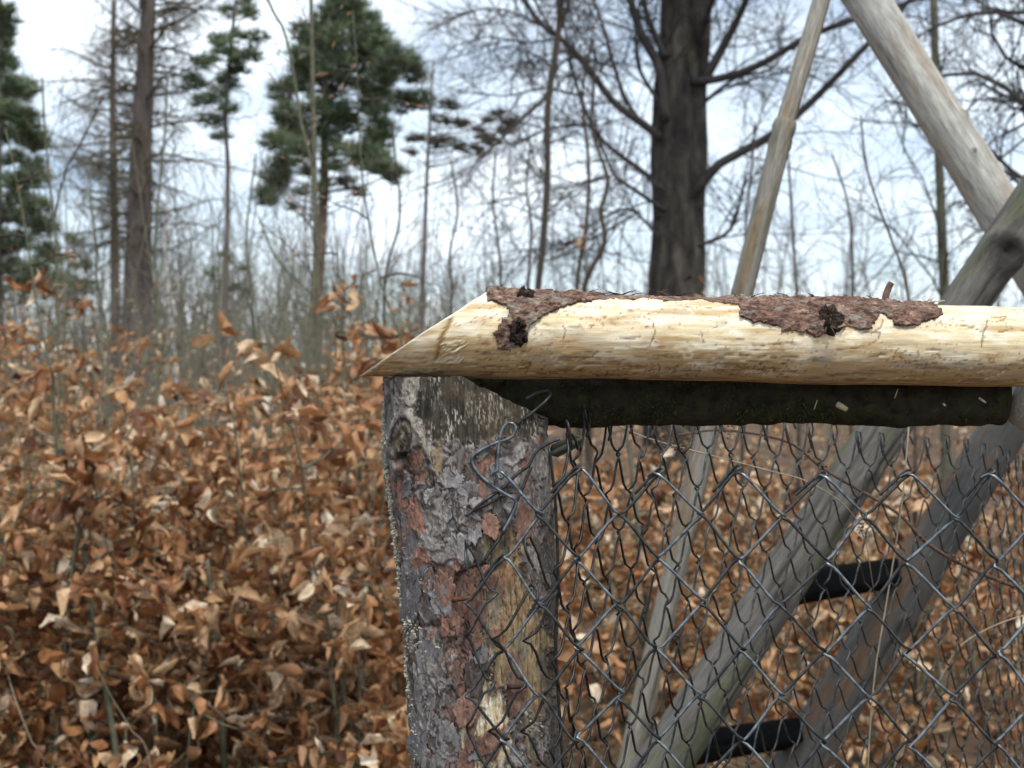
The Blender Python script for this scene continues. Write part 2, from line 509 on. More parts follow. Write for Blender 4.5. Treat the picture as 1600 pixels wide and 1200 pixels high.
def build_post():
    nT, nZf, nZl = 340, 300, 30
    zt = CAMZ + 0.0065
    zf = np.linspace(zt, CAMZ - 0.318, nZf)
    zl = np.linspace(CAMZ - 0.325, -0.12, nZl)
    Z = np.concatenate([zf, zl])
    # denser columns on the side the camera sees
    t = np.linspace(-1, 1, nT, endpoint=False)
    th = -math.pi / 2 + math.pi * (0.62 * t + 0.38 * t ** 3)
    TH, ZZ = np.meshgrid(th, Z)
    d = (zt - ZZ)                                  # depth below the top
    cx, R0 = post_axis(d)
    cy = POST_Y + 0.0 * d
    c, s = np.cos(TH), np.sin(TH)
    R0 = R0 * (1 + 0.014 * (fbm(c * 1.3 + 5, s * 1.3, ZZ * 5, 11, 3) - 0.5) * 2)
    X = cx + R0 * c
    Y = cy + R0 * s
    P = np.stack([X.ravel(), Y.ravel(), ZZ.ravel()], 1)
    px, py = to_px(P)
    c, s, zz = c.ravel(), s.ravel(), ZZ.ravel()
    u = TH.ravel() * 0.062 * 1000                 # mm around
    v = zz * 1000                                 # mm up
    wx = (fbm(u / 14, v / 14, None, 21, 3) - 0.5) * 16
    wy = (fbm(u / 14 + 50, v / 14, None, 22, 3) - 0.5) * 16
    uu, vv = u + wx, v + wy
    # stacked flakes: each level is a paper-thin layer with ragged edges
    h = np.zeros_like(u)
    lev = np.zeros_like(u)
    edge = np.zeros_like(u)
    for k, (sx, sy, thr, hh) in enumerate([(24, 44, 0.42, 1.2), (15, 25, 0.48, 1.0), (9, 14, 0.51, 0.8), (5.5, 8, 0.55, 0.5)]):
        n = fbm(uu / sx + 31 * k, vv / sy + 17 * k, None, 40 + 5 * k, 3, 0.5)
        m = sstep(thr, thr + 0.025, n)
        h += m * hh
        lev += m
        edge = np.maximum(edge, np.exp(-((n - thr + 0.006) / 0.013) ** 2) * (1.0, 0.95, 0.8, 0.6)[k])
        # curled lips along the flake edge
        h += 0.35 * np.exp(-((n - thr - 0.03) / 0.02) ** 2)
    crack = fbm(uu / 5, vv / 22, None, 77, 3)
    cr = sstep(0.06, 0.0, np.abs(crack - 0.5)) * sstep(0.45, 0.62, fbm(u / 30, v / 40, None, 78, 2))
    h -= cr * 1.1
    fine = fbm(u / 1.6, v / 3.2, None, 90, 3)
    h += (fine - 0.5) * 0.7
    # --- colours: outer grey, purple grey, red brown, deeper tan
    n2 = fbm(uu / 11, vv / 16, None, 120, 4)
    n3 = fbm(u / 22, v / 50, None, 130, 3)
    grey = np.array([0.135, 0.125, 0.128])
    col = np.repeat(np.array([[0.135, 0.120, 0.118]]), len(u), 0)
    col = lerp3(col, (0.24, 0.228, 0.222), sstep(1.9, 3.4, lev + (n2 - 0.5) * 2))
    col = lerp3(col, (0.060, 0.050, 0.046), sstep(0.58, 0.68, fbm(uu / 8, vv / 13, None, 140, 3)) * 0.8)
    jx = px + (fbm(u / 8, v / 14, None, 150, 5, 0.62) - 0.5) * 62
    jy = py + (fbm(u / 8, v / 14, None, 151, 5, 0.62) - 0.5) * 95
    # red brown inner bark where flakes have dropped
    red = sstep(1.7, 1.1, lev) * sstep(0.42, 0.56, n3 + 0.10 * sstep(650, 700, px) * sstep(760, 720, px)) * 0.85
    red = np.maximum(red, in_poly(jx, jy, [(676, 890), (714, 880), (728, 930), (724, 1000), (748, 1090), (740, 1125), (720, 1125), (708, 1010), (684, 985)]) * 0.9)
    red = np.maximum(red, in_poly(jx, jy, [(596, 745), (625, 740), (660, 800), (672, 900), (648, 900), (618, 830)]) * sstep(0.42, 0.5, n2) * 0.9)
    redc = np.where((n2 > 0.5)[:, None], np.array([[0.24, 0.108, 0.072]]), np.array([[0.15, 0.078, 0.062]])) * (0.55 + 0.9 * fbm(uu / 4, vv / 7, None, 145, 4))[:, None]
    col = col * (1 - red[:, None]) + redc * red[:, None]
    bare = np.zeros_like(u)
    # bare tan wood down the right of the front
    tan = in_poly(jx, jy, [(756, 815), (800, 800), (818, 850), (836, 950), (858, 980), (866, 1060), (842, 1110), (838, 1210), (818, 1210), (812, 1110), (775, 1080), (748, 1010), (752, 900)])
    tan2 = in_poly(jx, jy, [(735, 1060), (770, 1075), (800, 1110), (790, 1215), (722, 1215), (715, 1150)])
    grain = fbm(u / 1.5, v / 40, None, 160, 4)
    tcol = np.stack([0.20 + 0.22 * grain, 0.135 + 0.175 * grain, 0.065 + 0.10 * grain], 1)
    tcol = lerp3(tcol, (0.06, 0.04, 0.024), sstep(0.56, 0.70, fbm(u / 1.1, v / 13, None, 166, 4, 0.6)) * 0.85)
    tcol = lerp3(tcol, (0.17, 0.16, 0.125), sstep(0.45, 0.62, fbm(u / 14, v / 24, None, 167, 3)) * 0.75)
    tcol = lerp3(tcol, (0.20, 0.095, 0.05), sstep(0.56, 0.68, fbm(u / 7, v / 20, None, 168, 4)) * 0.7)
    tcol = np.where((sstep(0.55, 0.7, fbm(u / 18, v / 30, None, 165, 2)) > 0.5)[:, None], tcol * np.array([[0.62, 0.72, 0.78]]), tcol)
    col = np.where(tan[:, None], tcol, col)
    pcol = np.stack([0.36 + 0.34 * grain, 0.29 + 0.30 * grain, 0.18 + 0.22 * grain], 1)
    pale_speck = sstep(0.57, 0.62, fbm(u / 3, v / 7, None, 170, 3))
    pcol = lerp3(pcol, (0.62, 0.60, 0.54), pale_speck * 0.8)
    pcol = lerp3(pcol, (0.10, 0.075, 0.05), sstep(0.62, 0.68, fbm(u / 4, v / 8, None, 171, 3)) * 0.7)
    col = np.where(tan2[:, None], pcol, col)
    bare = (tan | tan2).astype(float)
    # scraped, stringy top band
    top = in_poly(jx * 0.6 + px * 0.4, jy * 0.5 + py * 0.5, [(640, 560), (850, 560), (850, 660), (830, 690), (780, 672), (745, 690), (700, 690), (672, 690), (648, 620)])
    g2 = fbm(u / 0.9, v / 16, None, 180, 4)
    tc2 = np.stack([0.008 + 0.075 * g2 ** 1.6, 0.007 + 0.067 * g2 ** 1.6, 0.0055 + 0.052 * g2 ** 1.6], 1)
    strk = sstep(0.52, 0.72, fbm(u / 0.55 + wx * 0.05, v / 3.6, None, 185, 4)) * sstep(0.36, 0.62, fbm(u / 9, v / 13, None, 186, 3))
    tc2 = lerp3(tc2, (0.40, 0.385, 0.34), strk * 0.9)
    tc2 = lerp3(tc2, (0.13, 0.095, 0.05), sstep(0.5, 0.66, fbm(u / 13, v / 15, None, 187, 3)) * 0.3)
    col = np.where(top[:, None], tc2, col)
    # pale band of resin and scraped bast left of it
    pal = in_poly(px + (n2 - 0.5) * 34, py + (n3 - 0.5) * 20, [(628, 585), (645, 585), (650, 640), (668, 680), (688, 700), (676, 716), (655, 690), (640, 650)])
    col = np.where(pal[:, None], np.stack([0.10 + 0.32 * g2, 0.095 + 0.30 * g2, 0.08 + 0.27 * g2], 1), col)
    # tan and olive smear under the knot
    ol = in_poly(jx, jy, [(668, 705), (690, 698), (700, 715), (694, 742), (676, 752), (664, 735)])
    col = np.where(ol[:, None], np.stack([0.15 + 0.12 * grain, 0.115 + 0.09 * grain, 0.07 + 0.06 * grain], 1), col)
    h = np.where(bare > 0.5, -0.9 + (grain - 0.5) * 2.4 + (fine - 0.5) * 0.8 - 1.6 * sstep(0.58, 0.7, fbm(u / 1.1, v / 13, None, 166, 4, 0.6)), h)
    h = np.where(top, -0.3 + (g2 - 0.5) * 1.8 - 0.8 * sstep(0.04, 0, np.abs(fbm(u / 6, v / 90, None, 188, 2) - 0.5)), h)
    # branch scar
    kx, ky = (px - 632) / 21.0, (py - 690) / 42.0
    kx = kx * 1.25 + 0.35 * ky
    kd = np.sqrt(kx ** 2 + ky ** 2) + (n2 - 0.5) * 0.25
    front = s < 0.1
    rim = np.exp(-((kd - 1.0) / 0.22) ** 2) * front
    inn = sstep(0.95, 0.6, kd) * front
    h = h + rim * 3.6 + inn * (1.4 + 2.2 * np.sin(kd * 16 + ky * 2) * 0.4) - sstep(0.5, 0.15, np.sqrt(((px - 634) / 16.) ** 2 + ((py - 712) / 12.) ** 2)) * 5 * front
    col = lerp3(col, (0.085, 0.07, 0.048), inn * 0.9)
    col = lerp3(col, (0.20, 0.18, 0.12), inn * sstep(0.52, 0.6, grain) * 0.7)
    col = lerp3(col, (0.014, 0.012, 0.010), sstep(1.0, 0.4, np.sqrt(((px - 634) / 16.) ** 2 + ((py - 713) / 13.) ** 2)) * front * 0.95)
    col = lerp3(col, (0.016, 0.014, 0.012), np.exp(-((kd - 0.85) / 0.08) ** 2) * front * (ky < 0.2) * 0.9)
    # bark colour darkens towards the right flank
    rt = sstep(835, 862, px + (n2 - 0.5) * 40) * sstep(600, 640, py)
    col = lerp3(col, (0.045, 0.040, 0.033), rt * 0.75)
    kn2 = np.sqrt(((px - 770) / 20.) ** 2 + ((py - 862) / 22.) ** 2) + (n2 - .5) * .5
    h = h + np.exp(-((kn2 - 1) / 0.25) ** 2) * 1.4 * front
    col = lerp3(col, (0.05, 0.05, 0.043), np.exp(-((kn2 - 1) / 0.25) ** 2) * front * 0.8)
    col = lerp3(col, (0.03, 0.026, 0.022), cr * (1 - bare) * 0.85)
    col = lerp3(col, (0.022, 0.018, 0.016), edge * (1 - bare) * (~top) * 0.9)
    col *= (0.82 + 0.36 * fine)[:, None]
    lum = col.mean(1, keepdims=True)
    col = (lum + (col - lum) * 0.85) * np.array([[1.24, 1.17, 1.08]])
    h = h * 0.00085
    P = P + np.stack([c, s, np.zeros_like(c)], 1) * h[:, None]
    # slanting notch at the upper right, cut to seat the lower rail
    notch_top = 0.0065 - np.clip((P[:, 0] - W(722, 0, 1.06)[0]) / 0.066, 0, 1) * 0.034
    lim = CAMZ + notch_top - 0.002 * (fbm(u / 6, u / 9, None, 190, 2))
    k = P[:, 2] > lim
    P[k, 2] = lim[k] + (P[k, 2] - lim[k]) * 0.02
    col[k] *= 0.75
    nR = len(Z)
    idx = np.arange(nR * nT).reshape(nR, nT)
    a, b_ = idx[:-1], np.roll(idx, -1, 1)[:-1]
    c_, d_ = np.roll(idx, -1, 1)[1:], idx[1:]
    Q = np.stack([a, d_, c_, b_], -1).reshape(-1, 4)
    # top cap as concentric rings
    V = [P]
    C = [col]
    off = len(P)
    prev = idx[0]
    ring0 = P[:nT]
    cen = ring0.mean(0)
    for f in (0.66, 0.33, 0.02):
        ring = cen * (1 - f) + ring0 * f
        ring = ring.copy()
        ring[:, 2] = cen[2] * (1 - f) + ring0[:, 2] * f
        V.append(ring)
        C.append(np.repeat(np.array([[0.09, 0.075, 0.055]]), nT, 0))
        cur = np.arange(off, off + nT)
        Q = np.concatenate([Q, np.stack([prev, np.roll(prev, -1), np.roll(cur, -1), cur], -1)])
        prev = cur
        off += nT
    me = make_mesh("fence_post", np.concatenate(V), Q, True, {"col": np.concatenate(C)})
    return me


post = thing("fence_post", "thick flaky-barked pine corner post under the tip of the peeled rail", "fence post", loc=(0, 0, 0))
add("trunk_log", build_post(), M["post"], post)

rng = np.random.default_rng(4)


def lumps(points, sizes, seed):
    """small rough crusts: squashed octahedra with a middle ring"""
    r = np.random.default_rng(seed)
    base = np.array([[1, 0, 0], [-1, 0, 0], [0, 1, 0], [0, -1, 0], [0, 0, 1], [0, 0, -1]], float)
    f = np.array([[0, 2, 4], [2, 1, 4], [1, 3, 4], [3, 0, 4], [2, 0, 5], [1, 2, 5], [3, 1, 5], [0, 3, 5]])
    V, Fc = [], []
    for i, (p, s_) in enumerate(zip(points, sizes)):
        q = Matrix.Rotation(r.uniform(0, 6.28), 3, Vector(r.normal(size=3)).normalized())
        b = (np.array(q) @ (base * (r.uniform(0.5, 1.3, (6, 1))) * s_ * np.array([1, 1, 0.55])).T).T
        V.append(p + b)
        Fc.append(f + 6 * i)
    return np.concatenate(V), np.concatenate(Fc)


def post_point(px, py):
    """front surface of the post at a pixel"""
    d = 0.0065 - (600 - py) / F * 1.07
    cx, Rr = post_axis(d)
    X = (px - 800) / F * 1.075
    dx = np.clip((X - cx) / Rr, -1, 1)
    Y = POST_Y - Rr * math.sqrt(max(0.0, 1 - dx * dx))
    return np.array([(px - 800) / F * Y, Y, CAMZ + (600 - py) / F * Y])


LP, LS = [], []
for (x0, y0, x1, y1, n, wd) in [(597, 628, 594, 690, 90, 5), (594, 690, 604, 770, 60, 4), (600, 760, 616, 830, 70, 5), (615, 830, 622, 950, 110, 6),
                                (640, 970, 655, 1020, 100, 14), (632, 1020, 640, 1090, 60, 5), (598, 700, 632, 668, 70, 6), (655, 870, 660, 930, 14, 10),
                                (640, 1090, 652, 1180, 30, 8), (676, 1000, 690, 1015, 16, 10), (812, 1080, 845, 1150, 14, 10)]:
    for i in range(n):
        t = rng.uniform()
        x = x0 + (x1 - x0) * t + rng.normal() * wd * 0.5
        y = y0 + (y1 - y0) * t + rng.normal() * wd * 0.5
        LP.append(post_point(max(x, np.interp(y, [600, 700, 820, 900, 1000, 1100, 1200], [602, 601, 615, 624, 634, 642, 647])), y) + np.array([rng.normal() * 0.0007 - 0.0004, -0.0010, 0]))
        LS.append(rng.uniform(0.0007, 0.0026))
v, f = lumps(LP, LS, 9)
o = add("lichen", make_mesh("lichen", v, f, False), M["lichen"], post, kind="stuff")
o["label"] = "pale crusty lichen along the left edge of the post"

# loose curled flakes of bark standing off the post
FL_V, FL_F = [], []


def flake(name, cx, cy, w, hgt, lift, seed, colr):
    """one thin ragged scale of bark, free along its edge"""
    r = np.random.default_rng(seed)
    nr, na = 8, 56
    A_, R_ = np.meshgrid(np.linspace(0, 2 * np.pi, na, endpoint=False), np.linspace(0.03, 1, nr))
    rr = R_ * (0.25 + 1.15 * fbm(np.cos(A_) * 1.7 + seed * 3, np.sin(A_) * 1.7, None, seed, 5, 0.85)) / np.maximum(np.abs(np.cos(A_)), np.abs(np.sin(A_))) ** 0.5
    tw = r.uniform(-0.35, 0.35)
    xx = (np.cos(A_) * math.cos(tw) - np.sin(A_) * math.sin(tw)) * rr * w
    yy = (np.cos(A_) * math.sin(tw) * 1.6 + np.sin(A_) * math.cos(tw)) * rr * hgt
    pts = np.array([post_point(cx + a, cy + b) for a, b in zip(xx.ravel(), yy.ravel())])
    free = 0.5 + 0.5 * np.cos(A_ - r.uniform(0, 6.28))
    lf = 0.0003 + lift * free * R_ ** 3 + 0.0008 * (fbm(xx / 9, yy / 14, None, seed, 3) - 0.5) - 0.0012 * (1 - free) * R_ ** 4
    pts[:, 1] -= lf.ravel() + 0.0019
    idx = np.arange(nr * na).reshape(nr, na)
    q = np.stack([idx[:-1], np.roll(idx, -1, 1)[:-1], np.roll(idx, -1, 1)[1:], idx[1:]], -1).reshape(-1, 4)
    c = np.repeat(np.array([colr]), len(pts), 0) * (0.35 + 1.2 * fbm(xx.ravel() / 6, yy.ravel() / 9, None, seed, 5, 0.6))[:, None]
    ob = add(name, make_mesh(name, pts, q, True, {"col": c}), M["post"], post)
    md = ob.modifiers.new("thickness", 'SOLIDIFY')
    md.thickness = 0.0009
    return ob


FK = [(735, 775, 26, 24, 0.002, 0), (690, 810, 30, 34, 0.001, 0), (718, 862, 26, 30, 0.002, 1), (660, 850, 22, 56, 0.001, 0), (640, 930, 20, 60, 0.001, 0), (672, 1050, 26, 70, 0.001, 0),
      (730, 1105, 22, 32, 0.002, 2), (694, 930, 19, 46, 0.0015, 2), (745, 960, 15, 36, 0.001, 2), (805, 1085, 19, 40, 0.0015, 2), (820, 815, 19, 36, 0.002, 2), (790, 740, 26, 30, 0.002, 0),
      (700, 1160, 24, 46, 0.001, 0), (765, 905, 16, 22, 0.002, 2), (840, 880, 13, 52, 0.002, 3), (655, 1150, 20, 50, 0.001, 0), (765, 820, 18, 20, 0.002, 2), (705, 745, 24, 20, 0.0015, 1)]
for i in range(46):
    y = rng.uniform(760, 1200)
    x = 600 + (y - 600) * 0.085 + rng.uniform(14, 150)
    FK.append((x, y, rng.uniform(7, 15), rng.uniform(12, 30), rng.uniform(0.0008, 0.002), int(rng.choice([0, 0, 1, 2, 3] if x < 700 else [0, 2, 2, 3]))))
FC = [(0.18, 0.165, 0.162), (0.25, 0.235, 0.225), (0.205, 0.115, 0.085), (0.10, 0.082, 0.072)]
for i, (cx, cy, w, hh, lift, cc) in enumerate(FK):
    k_ = rng.uniform(0.8, 1.2)
    flake("bark_flake", cx, cy, w, hh, lift, 300 + i, tuple(k_ * c for c in FC[cc]))


def tube_obj(name, pts, r0, r1, mat, parent=None, sides=8, n=24, **kw):
    p = smooth_path(pts, n)
    v, q = tubes([p], [np.linspace(r0, r1, n)], sides, cap=True)
    return add(name, make_mesh(name, v, q), mat, parent, **kw)


# nails holding the wire
def pp(x, y, out=0.0):
    p = post_point(x, y)
    p[1] -= out
    return p


tube_obj("nail", [pp(709, 935, -0.004), pp(712, 935, 0.004), pp(736, 932, 0.0075)], 0.0016, 0.0016, M["rust"], post, label="rusty orange bent nail on the post")
tube_obj("nail", [pp(790, 1072, -0.003), pp(800, 1071, 0.006), pp(822, 1068, 0.009)], 0.0018, 0.0015, M["iron"], post, label="dark nail bent over the wire low on the post")
tube_obj("nail", [pp(706, 902, -0.003), pp(722, 890, 0.004), pp(750, 878, 0.007)], 0.0014, 0.0013, M["iron"], post, label="dark nail bent over the wire halfway down the post")
tube_obj("nail", [pp(728, 806, -0.003), pp(755, 790, 0.004), pp(800, 768, 0.005)], 0.0013, 0.0011, M["iron"], post, label="long dark nail under the loose wire loop")

# ------------------------------------------------------------------ the peeled top rail
A0 = np.array([W(565, 600, 1.10)[0], 1.085, CAMZ + 0.0405])
A1 = np.array([W(1600, 600, 1.10)[0], 1.120, CAMZ + 0.0293])
AX = (A1 - A0) / np.linalg.norm(A1 - A0)
AZ = np.array([0, 0, 1.0]) - AX * AX[2]
AZ /= np.linalg.norm(AZ)
AY = np.cross(AZ, AX)            # points away from the camera


def rail_R(s):
    return 0.0336 - 0.0034 * np.clip(s, 0, 0.8) + 0.0006 * np.sin(s * 22) + 0.0004 * np.sin(s * 51 + 2)


def rail_surface(s, th, off=0.0):
    """th = 0 faces the camera, pi/2 is the top"""
    r = rail_R(s) + off + 0.0007 * (fbm(s * 9, np.cos(th) + 4, np.sin(th), 210, 3) - 0.5) * 2
    cen = A0[None, :] + s[:, None] * AX[None, :]
    return cen + r[:, None] * (-np.cos(th)[:, None] * AY[None, :] + np.sin(th)[:, None] * AZ[None, :])


def build_rail():
    nS, nT = 560, 130
    th = np.linspace(-np.pi, np.pi, nT, endpoint=False)
    # the end is cut on a long slant: the top starts further along than the bottom
    slant = 0.0012 + (np.sin(th) + 1) * 0.5 * 0.0985 + 0.003 * np.clip(-np.cos(th), 0, 1)
    slant += 0.0016 * (vnoise(np.cos(th) * 6, np.sin(th) * 6, None, 214) - 0.5)
    k = np.concatenate([np.linspace(0, 1, nS - 60) * 0.58, 0.58 + np.linspace(0, 1, 61)[1:] * 0.9])
    tt = np.clip(k / 0.16, 0, 1)
    S = k[:, None] + slant[None, :] * (1 - tt)[:, None] ** 1.0 * 1.0
    TH = np.repeat(th[None, :], len(k), 0)
    s, t = S.ravel(), TH.ravel()
    P = rail_surface(s, t)
    px, py = to_px(P)
    a = t * 0.033 * 1000       # mm around
    l = s * 1000
    g = fbm(l / 55, a / 1.3 + (fbm(l / 40, a / 15, None, 220, 2)) * 5, None, 221, 4)
    g2 = fbm(l / 16, a / 5, None, 224, 4)
    col = np.repeat(np.array([[0.76, 0.63, 0.40]]), len(s), 0)
    col = lerp3(col, (0.87, 0.79, 0.61), sstep(0.36, 0.70, g2))
    col = lerp3(col, (0.56, 0.40, 0.20), sstep(0.50, 0.78, g) * 0.45)
    # remains of brown bast, with shading painted in towards the underside
    st = fbm(l / 38, a / 7, None, 228, 4)
    low = sstep(0.35, -0.85, np.sin(t))
    col = lerp3(col, (0.44, 0.265, 0.105), np.clip(sstep(0.46, 0.80, st + low * 0.36), 0, 1) * 0.8)
    col = lerp3(col, (0.17, 0.085, 0.035), sstep(0.60, 0.80, fbm(l / 16, a / 2.6, None, 231, 5, 0.6) + low * 0.14 - 0.05) * 0.75)
    grw = sstep(0.58, 0.82, fbm(l / 30, a / 9, None, 236, 3))
    col = lerp3(col, (0.42, 0.39, 0.33), grw * 0.5)
    # fine specks
    sp = sstep(0.80, 0.86, vnoise(l / 1.7, a / 1.0, None, 240)) * sstep(0.45, 0.60, fbm(l / 25, a / 9, None, 241, 2))
    col = lerp3(col, (0.12, 0.07, 0.04), sp * 0.6)
    h = (g - 0.5) * 0.5 + (g2 - 0.5) * 0.5
    # drawknife ridges and shallow fibres
    fib = sstep(0.025, 0.0, np.abs(fbm(l / 45, a / 6, None, 250, 3) - 0.5)) * sstep(0.5, 0.6, fbm(l / 60, a / 14, None, 251, 2))
    h -= fib * 0.35
    col = lerp3(col, (0.93, 0.84, 0.62), fib * 0.6)
    col = lerp3(col, (0.30, 0.19, 0.09), np.clip(np.roll(fib, 2) - fib, 0, 1) * 0.35)
    # flats left by the drawknife
    fc = fbm(l / 70, a / 9 + 3, None, 255, 2)
    h += np.abs(((fc * 7) % 1) - 0.5) * 0.9
    front = np.cos(t) > -0.2

    def stroke(pts, wd, depth, c, amt, jitter=0.0):
        nonlocal h, col
        pts = np.array(pts, float)
        dmin = np.full(len(px), 1e9)
        box = (px > pts[:, 0].min() - 20) & (px < pts[:, 0].max() + 20) & (py > pts[:, 1].min() - 20) & (py < pts[:, 1].max() + 20) & front
        bx, by = px[box], py[box]
        dm = np.full(len(bx), 1e9)
        for p0, p1 in zip(pts[:-1], pts[1:]):
            e = p1 - p0
            q = np.clip(((bx - p0[0]) * e[0] + (by - p0[1]) * e[1]) / (e @ e), 0, 1)
            dm = np.minimum(dm, np.hypot(bx - p0[0] - q * e[0], by - p0[1] - q * e[1]))
        dm = dm + (vnoise(bx / 3, by / 3, None, 5) - 0.5) * jitter
        m = sstep(wd, wd * 0.35, dm)
        hh = h[box]
        hh -= m * depth
        h[box] = hh
        cc = col[box]
        col[box] = lerp3(cc, c, m * amt)

    # axe slash and drawknife chatter near the tip
    stroke([(704, 500), (697, 515), (690, 528), (686, 545), (681, 562)], 4.5, 2.6, (0.30, 0.17, 0.04), 0.9, 2)
    for i in range(8):
        y0 = 530 + i * 4.2
        jj = rng.normal(0, 2.0, 6)
        stroke([(688 + i * 1.2 + jj[0], y0 + 6 + jj[1]), (698 + jj[2], y0 + 3), (708 + i, y0 + 4 + jj[3]), (722 + jj[4] * 2, y0 - 1 + jj[5] * 0.6)], 1.8, 1.0, (0.40, 0.28, 0.12), 0.55, 1.5)
        stroke([(689 + i * 1.2 + jj[0], y0 + 8.2 + jj[1]), (699 + jj[2], y0 + 5.2), (709 + i, y0 + 6 + jj[3]), (722 + jj[4] * 2, y0 + 1.2 + jj[5] * 0.6)], 1.8, -0.8, (0.88, 0.78, 0.54), 0.7, 1.5)
    # beetle galleries and cracks
    dk = (0.16, 0.09, 0.045)
    for pts in ([(1543, 500), (1540, 512), (1536, 520), (1534, 542)], [(1540, 496), (1552, 497), (1572, 494), (1569, 499), (1558, 502)],
                [(1340, 520), (1375, 519), (1372, 530), (1355, 540)], [(1300, 548), (1350, 541)], [(1190, 540), (1240, 534)], [(1200, 560), (1232, 556), (1262, 560)],
                [(1500, 508), (1520, 512), (1535, 519)], [(880, 510), (884, 516), (880, 530)], [(905, 563), (925, 556), (935, 548)], [(1020, 505), (1024, 520), (1015, 540)],
                [(1095, 520), (1100, 535)], [(1380, 500), (1376, 512), (1360, 522)], [(965, 530), (1000, 527)], [(1440, 548), (1475, 545)], [(1585, 512), (1560, 520)]):
        stroke(pts, 1.7, 0.5, dk, 0.8, 1.2)
    for pts in ([(1160, 545), (1200, 543)], [(1410, 553), (1466, 549)], [(1375, 557), (1395, 555)], [(960, 545), (1010, 541)], [(1245, 563), (1264, 559)]):
        stroke(pts, 2.2, -0.5, (0.95, 0.86, 0.66), 0.8, 1)
    for (cx, cy, n_) in [(1200, 575, 60), (820, 570, 16), (1040, 575, 24), (1440, 560, 30), (1590, 570, 16), (900, 580, 20), (760, 500, 10), (960, 500, 12)]:
        for _ in range(n_):
            x, y = cx + rng.normal() * 34, cy + rng.normal() * 6
            stroke([(x, y), (x + rng.normal() * 3, y + 1.5)], 1.6, 0.3, (0.13, 0.06, 0.03), 0.75)
    # pale splintered rim along the slanting cut
    rim = sstep(0.0045, 0.0015, (k[:, None] + 0 * S).ravel() + (vnoise(a / 2, l / 2, None, 260) - 0.5) * 0.003)
    col = lerp3(col, (0.90, 0.83, 0.66), rim * 0.95)
    h += rim * (vnoise(a / 1.2, l / 3, None, 261) - 0.3) * 1.2
    cen = A0[None, :] + s[:, None] * AX[None, :]
    nrm = P - cen
    nrm /= np.linalg.norm(nrm, axis=1, keepdims=True)
    P = P + nrm * (h * 0.00055)[:, None]
    nR = len(k)
    idx = np.arange(nR * nT).reshape(nR, nT)
    Q = np.stack([idx[:-1], np.roll(idx, -1, 1)[:-1], np.roll(idx, -1, 1)[1:], idx[1:]], -1).reshape(-1, 4)
    # slanting cut face and far end
    V, C, off = [P], [col], len(P)
    for ring_i, flip in ((0, False), (nR - 1, True)):
        prev = idx[ring_i]
        ring0 = P[prev]
        cen0 = ring0.mean(0)
        for fct in (0.9, 0.6, 0.3, 0.02):
            ring = cen0 * (1 - fct) + ring0 * fct
            V.append(ring)
            C.append(np.repeat(np.array([[0.74, 0.58, 0.34]]), nT, 0))
            cur = np.arange(off, off + nT)
            q = np.stack([prev, cur, np.roll(cur, -1), np.roll(prev, -1)], -1)
            Q = np.concatenate([Q, q if not flip else q[:, ::-1]])
            prev = cur
            off += nT
    return make_mesh("peeled_log", np.concatenate(V), Q, True, {"col": np.concatenate(C)})


top_rail = thing("top_rail", "pale peeled log rail with a slant-cut tip and bark scraps on top", "fence rail")
add("peeled_log", build_rail(), M["rail"], top_rail)


